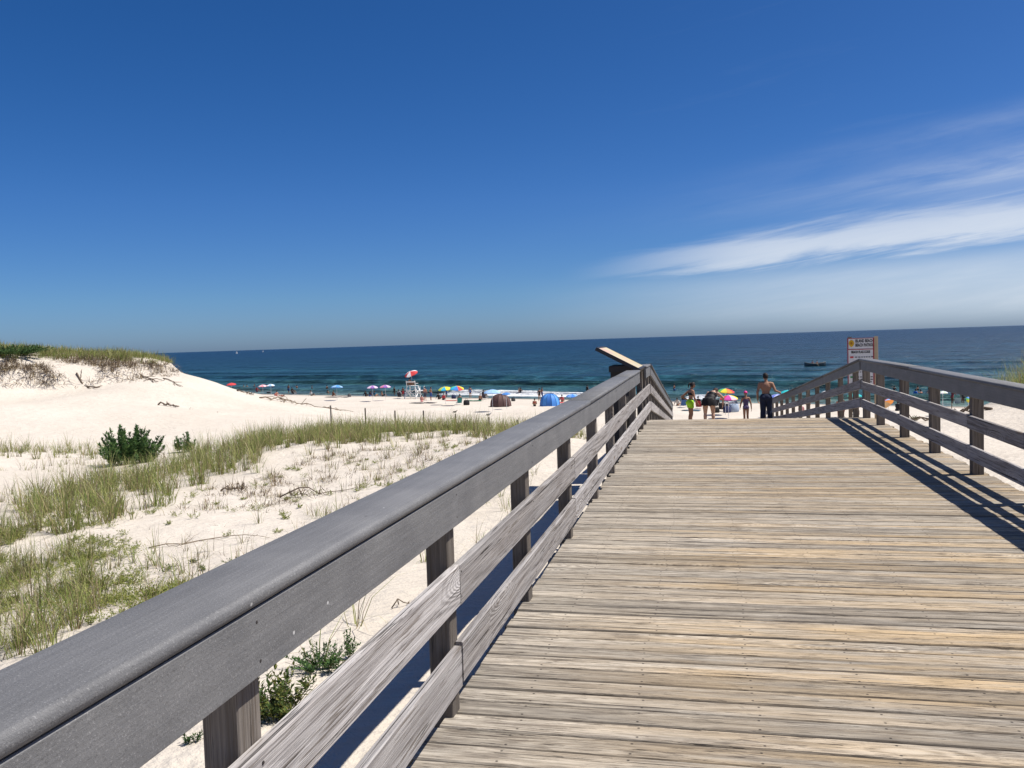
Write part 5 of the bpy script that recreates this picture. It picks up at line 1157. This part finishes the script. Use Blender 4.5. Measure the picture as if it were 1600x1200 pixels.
def build_beach():
    RED, PNK, LBL, BLU, WHT, PUR = (0.62, 0.06, 0.06), (0.75, 0.28, 0.32), (0.30, 0.50, 0.78), (0.06, 0.22, 0.62), (0.78, 0.78, 0.78), (0.30, 0.14, 0.42)
    YEL, GRN, ORG, TEL, MAG, CYN = (0.75, 0.62, 0.05), (0.12, 0.42, 0.10), (0.75, 0.25, 0.04), (0.02, 0.45, 0.48), (0.6, 0.06, 0.35), (0.05, 0.45, 0.65)
    umbrella(361.5, 600, 15, [RED], 'plain red umbrella farthest left, half hidden by the dune', 1.9, 0.08)
    umbrella(410.5, 602.5, 13.5, [PNK, (0.8, 0.55, 0.55)], 'pink umbrella left of a light blue one', 1.9, 0.06)
    umbrella(423, 601.5, 13, [LBL, WHT], 'light blue and white umbrella beside the pink one', 1.95, 0.06)
    umbrella(526, 604, 19, [(0.10, 0.32, 0.70), LBL], 'wide blue umbrella between the dune and the purple pair', 1.9, -0.10, 0.3)
    umbrella(582, 604.5, 18, [PUR, (0.7, 0.55, 0.66)], 'left one of two striped purple umbrellas', 1.9, 0.04)
    umbrella(602, 603.5, 18, [PUR, (0.7, 0.50, 0.60), (0.62, 0.2, 0.35)], 'right one of two striped purple umbrellas', 1.9, 0.04)
    umbrella(695.5, 606.5, 21, [YEL, (0.5, 0.6, 0.1), CYN, YEL], 'yellow and blue umbrella left of the rainbow umbrella by the lifeguard stand', 2.0, 0.16, -0.3)
    umbrella(713.5, 605.5, 22, [RED, ORG, YEL, GRN, CYN, BLU, RED, YEL], 'red and rainbow umbrella right of the lifeguard stand', 2.1, 0.22, 0.5)
    umbrella(769, 611.5, 26, [LBL, (0.36, 0.56, 0.82)], 'big light blue umbrella behind the brown tent', 2.1, 0.06, 0.2)
    umbrella(791, 614.5, 14, [BLU, (0.1, 0.25, 0.55)], 'small royal blue umbrella right of the big light blue one', 1.7, 0.1)
    umbrella(894, 617.5, 19, [BLU, (0.20, 0.40, 0.75)], 'royal blue umbrella just above the railing cap, right of the blue tent', 1.7, 0.12)
    umbrella(1133, 610, 27, [PUR, BLU, CYN, GRN, YEL, ORG, RED, MAG], 'upper rainbow umbrella behind the bending woman', 2.2, 0.12, 0.9)
    umbrella(1138, 620.5, 29, [CYN, YEL, LBL, TEL, RED, MAG, (0.8, 0.5, 0.55), YEL], 'lower rainbow umbrella between the bending woman and the child', 1.8, 0.10, 0.3)
    umbrella(1230, 612, 23, [TEL, (0.03, 0.52, 0.52)], 'plain teal umbrella right of the bare-backed man', 2.1, 0.05)
    umbrella(1215, 619, 28, [(0.16, 0.22, 0.62), (0.45, 0.5, 0.78)], 'blue patterned umbrella below the teal one behind the handrail', 1.8, 0.05, 0.2)
    umbrella(1292, 612, 17, [WHT, (0.75, 0.72, 0.68)], 'white umbrella seen between the right ramp rails', 2.0, 0.05)
    umbrella(1335, 617, 22, [(0.10, 0.42, 0.30), TEL], 'green umbrella behind the beach sign posts', 1.9, 0.05)
    umbrella(1388, 627, 26, [ORG, LBL, RED, (0.75, 0.45, 0.2)], 'orange, blue and red umbrella tipped over behind the right railing', 1.5, 0.7, -1.2)
    umbrella(1473, 612, 14, [(0.55, 0.65, 0.45), WHT], 'pale green umbrella above the middle right rail', 2.0, 0.1)
    umbrella(1513, 622, 13, [GRN, YEL, BLU], 'small green, yellow and blue umbrella tilted low by the water on the right', 1.2, 0.9, 0.4)
    dome_tent(763, 796.5, 636, 617, [(0.10, 0.055, 0.05), (0.125, 0.07, 0.062)], 'brown pop-up dome tent on the beach', 0.0)
    dome_tent(843, 875, 634.5, 615, [(0.07, 0.25, 0.66), (0.10, 0.32, 0.74), (0.05, 0.18, 0.52)], 'bright blue pop-up dome tent beside the railing', 0.35)
    # lifeguard stand
    p = SP(645, 623); o = empty('lifeguard_stand', p, -0.15, 'white wooden lifeguard stand on the beach under a red and white umbrella', 'lifeguard stand'); wp = plain((0.78, 0.78, 0.76), 0.5); br = plain((0.16, 0.10, 0.06), 0.8)
    for sx in (-1, 1):
        for a, b, nm in (((sx * 0.95, -0.75, -0.2), (sx * 0.62, -0.35, 1.75), 'leg'), ((sx * 0.95, 1.25, -0.2), (sx * 0.62, 0.45, 1.75), 'leg'), ((sx * 0.92, -0.7, 0.25), (sx * 0.75, 0.75, 1.35), 'brace'), ((sx * 0.92, 1.1, 0.25), (sx * 0.75, -0.5, 1.35), 'brace'), ((sx * 0.85, -0.62, 0.95), (sx * 0.85, 0.85, 0.95), 'side_rail')):
            mb = MB(); mb.bar(a, b, 0.10, 0.09); obj(nm, mb, wp, o)
        mb = MB(); mb.bar((sx * 0.66, -0.35, 1.8), (sx * 0.66, -0.5, 2.5), 0.08, 0.08, up=(1, 0, 0)); obj('back_post', mb, wp, o)
        mb = MB(); mb.box((sx * 0.68, 0.0, 2.12), (0.09, 0.75, 0.05)); obj('armrest', mb, wp, o)
    for i in range(5): mb = MB(); mb.box((0, -0.32 + i * 0.19, 1.80), (1.45, 0.17, 0.04)); obj('seat_slat', mb, wp, o)
    for i, z in enumerate((1.98, 2.17, 2.36)): mb = MB(); mb.box((0, -0.40 - 0.04 * i, z), (1.42, 0.03, 0.15), rotx(0.2)); obj('back_board', mb, br if i < 2 else wp, o)
    for i in range(4): mb = MB(); mb.box((0.0, 1.15 - i * 0.17, 0.3 + i * 0.38), (1.5, 0.10, 0.06)); obj('step', mb, wp, o)
    mb = MB(); mb.box((0.95, 0.55, 1.10), (0.75, 1.1, 0.06)); obj('side_platform', mb, wp, o)
    for sx in (0.62, 1.28): mb = MB(); mb.bar((sx, 1.05, -0.2), (sx, 1.05, 1.7), 0.08, 0.08, up=(1, 0, 0)); obj('platform_post', mb, wp, o)
    mb = MB(); mb.bar((-0.9, -0.7, 0.3), (0.8, -0.45, 1.4), 0.07, 0.07); obj('brace', mb, wp, o); mb = MB(); mb.bar((0.9, -0.72, 0.3), (-0.8, -0.43, 1.4), 0.07, 0.07); obj('brace', mb, wp, o)
    umbrella(0, 0, 0.95, [(0.55, 0.05, 0.05), WHT, (0.55, 0.05, 0.05), WHT, WHT], 'red and white umbrella above the lifeguard stand', 1.05, 0.45, -0.5, on=(p.x - 0.05, p.y, p.z + 2.55))
    far_person((p.x - 0.28, p.y - 0.05, p.z + 1.83), -0.15, 'chair', 'tan', [('shorts', (0.4, 0.03, 0.04))], 'lifeguard sitting on the white stand', 1.75)
    # standing, sitting and wading people: (u, v feet, facing, pose, skin, clothes, height, label)
    B_, K_, R_, W_ = (0.05, 0.09, 0.25), (0.02, 0.02, 0.022), (0.45, 0.04, 0.05), (0.7, 0.7, 0.7)
    L = [
     (664.5, 626, 0.2, 'stand', 'red', [('shorts', (0.05, 0.06, 0.09))], 1.80, 'man in dark shorts standing right of the lifeguard stand'),
     (673.5, 625.5, -0.5, 'stand_hip', 'tan', [('shorts', (0.05, 0.10, 0.30))], 1.72, 'second bather standing right of the lifeguard stand, in blue shorts'),
     (616.5, 619, 0.0, 'stand', 'brown', [('swimsuit', K_)], 1.5, 'dark figure standing left of the lifeguard stand'),
     (438, 613.5, 0.4, 'stand_hip', 'tan', [('bikini_top', K_), ('bikini_bottom', K_)], 1.65, 'woman standing near the water right of the light blue umbrella'),
     (381, 613.5, 0.2, 'walk', 'tan', [('shorts', (0.12, 0.45, 0.35))], 1.7, 'person in green shorts right of the red umbrella'),
     (1311, 651.5, 0.4, 'stand', 'red', [('swimsuit', (0.35, 0.05, 0.05))], 1.6, 'person in red seen between the lower right ramp rails'),
     (1317, 652, -0.4, 'stand_hip', 'brown', [('shorts', (0.25, 0.06, 0.05))], 1.7, 'person in dark red shorts beside the one in red behind the ramp rails'),
     (1263, 646, 0.3, 'stand_hip', 'tan', [('swimsuit', (0.35, 0.45, 0.7)), ('shorts', (0.5, 0.1, 0.15))], 1.3, 'child in blue and red seen through the ramp rails'),
     (1488, 634, -0.9, 'reach', 'brown', [('swimsuit', (0.30, 0.05, 0.06))], 1.7, 'bather in dark red leaning over at the water on the right'),
     (1504.5, 634, 0.6, 'stand', 'brown', [('swimsuit', K_)], 1.7, 'bather in black beside the small tilted umbrella on the right'),
     (1473, 632, 0.2, 'stand_hip', 'tan', [('shirt', (0.55, 0.5, 0.08))], 1.5, 'child in yellow below the pale green umbrella'),
     (843, 627, 0.3, 'stand', 'tan', [('swimsuit', K_)], 1.6, 'bather standing just behind the blue tent'),
     (847, 624, -0.3, 'walk', 'brown', [('shorts', B_)], 1.6, 'second bather behind the blue tent, nearer the surf'),
     (451, 615.5, 0.3, 'walk', 'brown', [('shorts', B_)], 1.7, 'person walking along the water left of the dark beach chair'),
     (475, 614.5, -0.4, 'stand', 'tan', [('swimsuit', R_)], 1.65, 'person in a red swimsuit standing right of the dark beach chair'),
     (536, 615, 0.5, 'walk', 'brown', [('shorts', K_)], 1.7, 'person walking by the water right of the wide blue umbrella'),
     (555, 616, -0.2, 'stand_hip', 'tan', [('shirt', W_), ('shorts', B_)], 1.65, 'person in a white shirt standing between the blue and purple umbrellas'),
     (630, 620, 0.1, 'stand', 'brown', [('shorts', R_)], 1.5, 'child in red shorts just left of the lifeguard stand legs'),
     (735, 622.5, 0.6, 'walk', 'tan', [('swimsuit', B_)], 1.6, 'person in blue walking along the surf left of the big light blue umbrella'),
    ]
    for u, v, rz, pose, sk, wear, h, lab in L: far_person(SP(u, v), rz - 0.3, pose, sk, wear, lab, h)
    S = [
     (659, 628, 0.5, 'sit_up', 'red', [('bikini_top', (0.7, 0.3, 0.3)), ('bikini_bottom', (0.7, 0.3, 0.3))], 'person in pink sitting on the sand below the lifeguard stand'),
     (686, 624, 0.0, 'sit', 'brown', [('shirt', K_), ('shorts', K_)], 'person in black sitting under the yellow and blue umbrella'),
     (693, 625, 0.2, 'sit_up', 'tan', [('shirt', R_), ('shorts', K_)], 'person in a red shirt sitting under the rainbow umbrella'),
     (697.5, 621, -0.3, 'stand', 'brown', [('shirt', K_), ('shorts', B_)], 'person standing behind the group under the rainbow umbrella'),
     (572, 619.5, 0.1, 'sit', 'brown', [('shirt', K_), ('shorts', K_)], 'leftmost sitter in black under the left purple umbrella'),
     (578, 619.5, 0.0, 'sit_up', 'brown', [('shirt', (0.05, 0.04, 0.06)), ('shorts', B_)], 'second sitter under the left purple umbrella'),
     (586.5, 619.5, 0.0, 'sit', 'tan', [('shirt', (0.04, 0.16, 0.25))], 'sitter in dark blue between the two purple umbrellas'),
     (598, 619.5, -0.6, 'sit', 'tan', [('shorts', K_)], 'bare-chested sitter leaning back under the right purple umbrella'),
     (500, 615, 0.2, 'sit_up', 'red', [('bikini_bottom', R_)], 'left one of two sitters left of the wide blue umbrella'),
     (506, 615, 0.0, 'sit_up', 'tan', [('bikini_bottom', R_)], 'right one of two sitters left of the wide blue umbrella'),
     (513, 617, 0.2, 'sit', 'tan', [('shorts', K_)], 'sitter at the left side under the wide blue umbrella'),
     (520, 619, -0.2, 'sit_up', 'brown', [('shirt', (0.16, 0.08, 0.05))], 'sitter in brown in the middle under the wide blue umbrella'),
     (529, 616, 0.3, 'sit', 'fair', [('shirt', (0.4, 0.3, 0.22))], 'pale sitter at the right side under the wide blue umbrella'),
     (487, 618.5, 0.0, 'sit', 'tan', [('shirt', (0.5, 0.5, 0.5)), ('shorts', K_)], 'sitter with a white top alone between the beach chair and the blue umbrella'),
     (432, 619, 1.3, 'sit', 'red', [('shorts', R_)], 'person in red shorts reclining near the dead roots'),
     (440, 619.5, 1.4, 'lie', 'red', [('bikini_bottom', R_), ('bikini_top', R_)], 'person lying on the sand beside the reclining one near the roots'),
     (409, 615, 1.3, 'lie', 'tan', [('shorts', K_)], 'person lying under the pink umbrella'),
     (835.5, 635, 0.5, 'sit_up', 'tan', [('bikini_top', R_), ('bikini_bottom', K_)], 'person sitting left of the blue tent'),
     (878.5, 628, 0.3, 'sit', 'brown', [('shirt', (0.5, 0.12, 0.12))], 'person sitting right of the blue tent below the royal blue umbrella'),
     (750, 625.5, 0.2, 'sit_up', 'tan', [('shorts', K_)], 'small sitter left of the brown tent near the surf'),
     (1059, 634, 0.0, 'sit', 'tan', [('shirt', (0.5, 0.45, 0.4))], 'sitter nearest the end of the left ramp railing'),
     (1337, 648, 0.2, 'sit', 'brown', [('shirt', K_)], 'person in black sitting behind the sign posts'),
     (1252, 646, 0.2, 'sit_up', 'red', [('shirt', (0.7, 0.35, 0.35))], 'person in pink sitting behind the right ramp rails'),
     (1402, 642, -0.4, 'sit_up', 'brown', [('shirt', K_), ('shorts', K_)], 'person in black sitting below the orange umbrella behind the right railing'),
     (1294, 632, 0.1, 'sit_up', 'tan', [('shirt', (0.6, 0.55, 0.35))], 'person in pale yellow sitting below the white umbrella'),
    ]
    for u, v, rz, pose, sk, wear, lab in S: far_person(SP(u, v), rz - 0.35, pose, sk, wear, lab, 1.68)
    CH = [
     (458, 617, 0.1, (0.05, 0.05, 0.06), 'dark beach chair with a seated person, alone left of the stakes', 'person in black seated in the dark beach chair left of the stakes', K_, 'brown'),
     (718, 632.5, 0.9, (0.03, 0.22, 0.22), 'teal beach chair in front of the rainbow umbrella', 'person seated in the teal beach chair', (0.35, 0.25, 0.2), 'tan'),
     (757, 624.5, 0.0, (0.06, 0.05, 0.07), 'dark beach chair left of the brown tent', 'person seated in the dark chair left of the brown tent', K_, 'brown'),
     (1068, 637, 0.6, (0.05, 0.12, 0.30), 'blue beach chair behind the girl in neon shorts', 'person seated in the blue beach chair behind the girl in neon shorts', K_, 'tan'),
     (1092, 639, 0.1, (0.30, 0.03, 0.04), 'red beach chair between the girl and the bending woman', 'person in dark clothes seated in the red beach chair', K_, 'brown'),
     (402.5, 614.5, 0.0, (0.7, 0.12, 0.16), 'pink beach chair left of the pink umbrella', 'person seated in the pink beach chair', R_, 'tan'),
     (624.5, 622.5, 0.3, (0.06, 0.06, 0.07), 'black and white beach chair left of the lifeguard stand', 'person seated in the chair left of the lifeguard stand', (0.5, 0.5, 0.5), 'brown'),
    ]
    for u, v, rz, col, l1, l2, sh, sk in CH:
        q = SP(u, v); chair_thing(q, rz - 0.35, col, l1); far_person((q.x, q.y, q.z + 0.26), rz - 0.35, 'chair', sk, [('shirt', sh), ('shorts', K_)], l2, 1.68)
    for u, v, col, lab, rz in ((1128, 643, (0.025, 0.025, 0.03), 'empty black beach chair below the rainbow umbrellas', 0.3), (1151, 634, (0.12, 0.16, 0.24), 'empty grey blue beach chair right of the rainbow umbrellas', -0.6), (1121, 637, (0.03, 0.03, 0.035), 'empty dark beach chair farther back beside the bending woman', 0.1), (1496.5, 634, (0.7, 0.7, 0.68), 'white beach chair by the water on the right', 0.2)):
        chair_thing(SP(u, v), rz - 0.35, col, lab)
    # bathers in the water: waterline pixel, depth of water on the body
    WA = [(811, 616, 0.7, 'tan', 'left one of a couple standing in the surf between the tents'), (813.5, 616, 0.7, 'brown', 'right one of a couple standing in the surf between the tents'), (1053.7, 609.5, 0.8, 'brown', 'lone bather in the waves above the left ramp railing'), (917.5, 609.5, 0.9, 'brown', 'bather whose head shows just above the railing cap'),
          (464, 607, 1.0, 'brown', 'swimmer above the person in the dark beach chair'), (487.5, 608, 1.0, 'brown', 'swimmer above the lone sitter with a white top'), (386, 607, 0.9, 'tan', 'wading bather right of the red umbrella'), (397, 605.5, 0.9, 'brown', 'bather in the water left of the pink umbrella'), (426, 606, 0.9, 'brown', 'bather in the water behind the light blue umbrella'),
          (511, 607.5, 1.0, 'brown', 'swimmer just left of the wide blue umbrella'), (1397, 609, 1.15, 'brown', 'swimmer seen in the left gap of the right railing'), (1434, 609, 1.15, 'brown', 'swimmer farthest out in the second gap of the right railing'),
          (1430.5, 620, 0.8, 'tan', 'bather in a blue shirt in the second gap of the right railing'), (1439.5, 621, 0.8, 'red', 'bather with a bare orange tanned back right of the blue shirted one'), (1451, 621, 0.6, 'fair', 'pale bather standing against the railing post in the water')]
    for i, (u, v, dpt, sk, lab) in enumerate(WA):
        q = at_z(u, v, SEA_Z + 0.1); far_person((q[0], q[1], SEA_Z + 0.1), (i * 1.3) % 3 - 1.5, ('stand', 'reach', 'stand_hip')[i % 3], sk, [('shirt', BLU)] if 'blue shirt' in lab and 'right of' not in lab else [('swimsuit', K_)] if i % 2 else [('shorts', B_)], lab, 1.7, sink=dpt)
    for a in ((741.5, 627, (0.03, 0.14, 0.08), 'green towel on the sand left of the brown tent', 0.9, 2.2, 1.3), (540, 621, (0.08, 0.08, 0.09), 'dark towel heap right of the wide blue umbrella', 0.8, 1.4, 1.2), (883, 630, (0.65, 0.10, 0.10), 'red towel between the blue tent and the railing', 0.9, 1.8, 1.3), (706, 626.5, (0.6, 0.2, 0.15), 'orange towel right of the group under the rainbow umbrella', 0.9, 1.8, 1.3), (672, 630, (0.06, 0.06, 0.07), 'dark towel on the sand below the two standing bathers', 0.8, 1.7, 1.2), (652, 630.5, (0.05, 0.05, 0.06), 'dark blanket under the person in pink below the lifeguard stand', 1.0, 1.8, 1.3), (1080, 642, (0.10, 0.16, 0.2), 'grey towel on the sand left of the bending woman', 0.9, 1.8, 1.3), (520, 621, (0.07, 0.05, 0.05), 'dark blanket under the sitters of the wide blue umbrella', 1.2, 2.4, 1.3)):
        towel(*a[:4], w_=a[4], l_=a[5], rz=a[6])
    bag(709, 623, (0.03, 0.04, 0.10), 'dark blue bag right of the red shirted sitter', 0.6); bag(729, 633, (0.02, 0.02, 0.022), 'black bag beside the teal beach chair', 0.7); bag(802, 627, (0.06, 0.06, 0.06), 'small black bag right of the brown tent', 0.5)
    bag(1136, 645, (0.04, 0.05, 0.12), 'dark bag on the sand below the rainbow umbrellas', 0.7); bag(1119, 645, (0.02, 0.02, 0.02), 'black bag beside the bending woman', 0.6); bag(1147, 644, (0.35, 0.42, 0.52), 'blue and white bag right of the dark bag below the umbrellas', 0.9); bag(546, 620, (0.12, 0.12, 0.12), 'grey bag right of the wide blue umbrella', 0.5)
    cooler(1143, 634, (0.65, 0.68, 0.72), (0.75, 0.75, 0.78), 'white cooler under the lower rainbow umbrella'); cooler(1132, 638, (0.04, 0.04, 0.05), (0.06, 0.06, 0.07), 'black cooler beside the white one under the rainbow umbrella'); cooler(420, 615.5, (0.05, 0.05, 0.06), (0.3, 0.3, 0.3), 'dark cooler under the light blue umbrella')
build_beach()

def build_boats():
    p = at_z(1273.5, 572, SEA_Z); dep = 200.0
    o = empty('rowing_boat', (p[0], p[1], SEA_Z + 0.05), 0.15, 'dark rowing boat with two people out on the water near the sign', 'boat')
    hull = plain((0.11, 0.13, 0.13), 0.5); mb = MB(); rows = []; n = 13
    for i in range(n):
        t = i / (n - 1) * 2 - 1; b = 0.75 * (1 - abs(t) ** 2.6); sh_ = 0.55 + 0.35 * t * t; x = t * 2.4
        rows.append([(x, b * math.sin(a), -0.25 + (sh_ + 0.25) * (1 - math.cos(a)) ** 0.9 if True else 0) for a in np.linspace(-math.pi / 2, math.pi / 2, 9)])
    mb.quadgrid(rows); obj('hull', mb, hull, o, True)
    mb = MB()
    for s in (-1, 1): mb.tube([(t * 2.4, s * 0.76 * (1 - abs(t) ** 2.6), 0.56 + 0.35 * t * t) for t in np.linspace(-1, 1, 13)], 0.04, 5)
    obj('gunwale', mb, plain((0.2, 0.2, 0.19), 0.5), o)
    for x in (-0.8, 0.3, 1.2): mb = MB(); mb.box((x, 0, 0.35), (0.25, 1.3, 0.04)); obj('thwart', mb, plain((0.25, 0.2, 0.14), 0.7), o)
    for s in (-1, 1): mb = MB(); mb.tube([(0.1, s * 0.4, 0.75), (0.25, s * 2.3, 0.05)], 0.03, 6); obj('oar', mb, plain((0.4, 0.33, 0.2), 0.6), o)
    for x, lab, c in ((-0.4, 'left one of two rowers in the dark boat', (0.45, 0.05, 0.05)), (0.6, 'right one of two rowers in the dark boat', (0.4, 0.05, 0.05))):
        q = Matrix.Rotation(0.15, 3, 'Z') @ Vector((x, 0, 0)); far_person((p[0] + q.x, p[1] + q.y, SEA_Z + 0.42), 1.4, 'sit_up', 'tan', [('shorts', c)], lab, 1.75)
    for u, v, px, dep, lab in ((370, 548.3, 5.0, 1900, 'tiny white sailboat on the horizon, the left one of two'), (411, 547.4, 3.4, 2500, 'tiny white sailboat on the horizon, the right and smaller one of two')):
        q = at_depth(u, v, dep); h = px * dep / F_PX
        o = empty('sailboat', (q[0], q[1], SEA_Z), 0.7, lab, 'sailboat'); wp = plain((0.8, 0.8, 0.8), 0.6)
        mb = MB(); rows = [[(t * h * 0.42, (1 - abs(t) ** 2.2) * h * 0.10 * math.sin(a), 0.05 * h * (1 - math.cos(a) * 0.9) + 0.02 * h) for a in np.linspace(-1.57, 1.57, 7)] for t in np.linspace(-1, 1, 9)]
        mb.quadgrid(rows); obj('hull', mb, wp, o, True); mb = MB(); mb.tube([(0, 0, 0), (0, 0, h * 1.05)], 0.012 * h, 6); obj('mast', mb, plain((0.5, 0.5, 0.5), 0.5), o)
        mb = MB(); mb.quadgrid([[(0.02 * h - 0.36 * h * (1 - t) * s, 0.05 * h * math.sin(s * 3.1) * (1 - t), 0.14 * h + 0.88 * h * t) for s in np.linspace(0, 1, 5)] for t in np.linspace(0, 0.98, 6)]); obj('mainsail', mb, wp, o, True)
        mb = MB(); mb.quadgrid([[(0.03 * h + 0.34 * h * (1 - t) * s, 0.04 * h * math.sin(s * 3.1) * (1 - t), 0.12 * h + 0.75 * h * t * (1 - 0.0 * s)) for s in np.linspace(0, 1, 5)] for t in np.linspace(0, 0.98, 6)]); obj('jib', mb, wp, o, True)
build_boats()
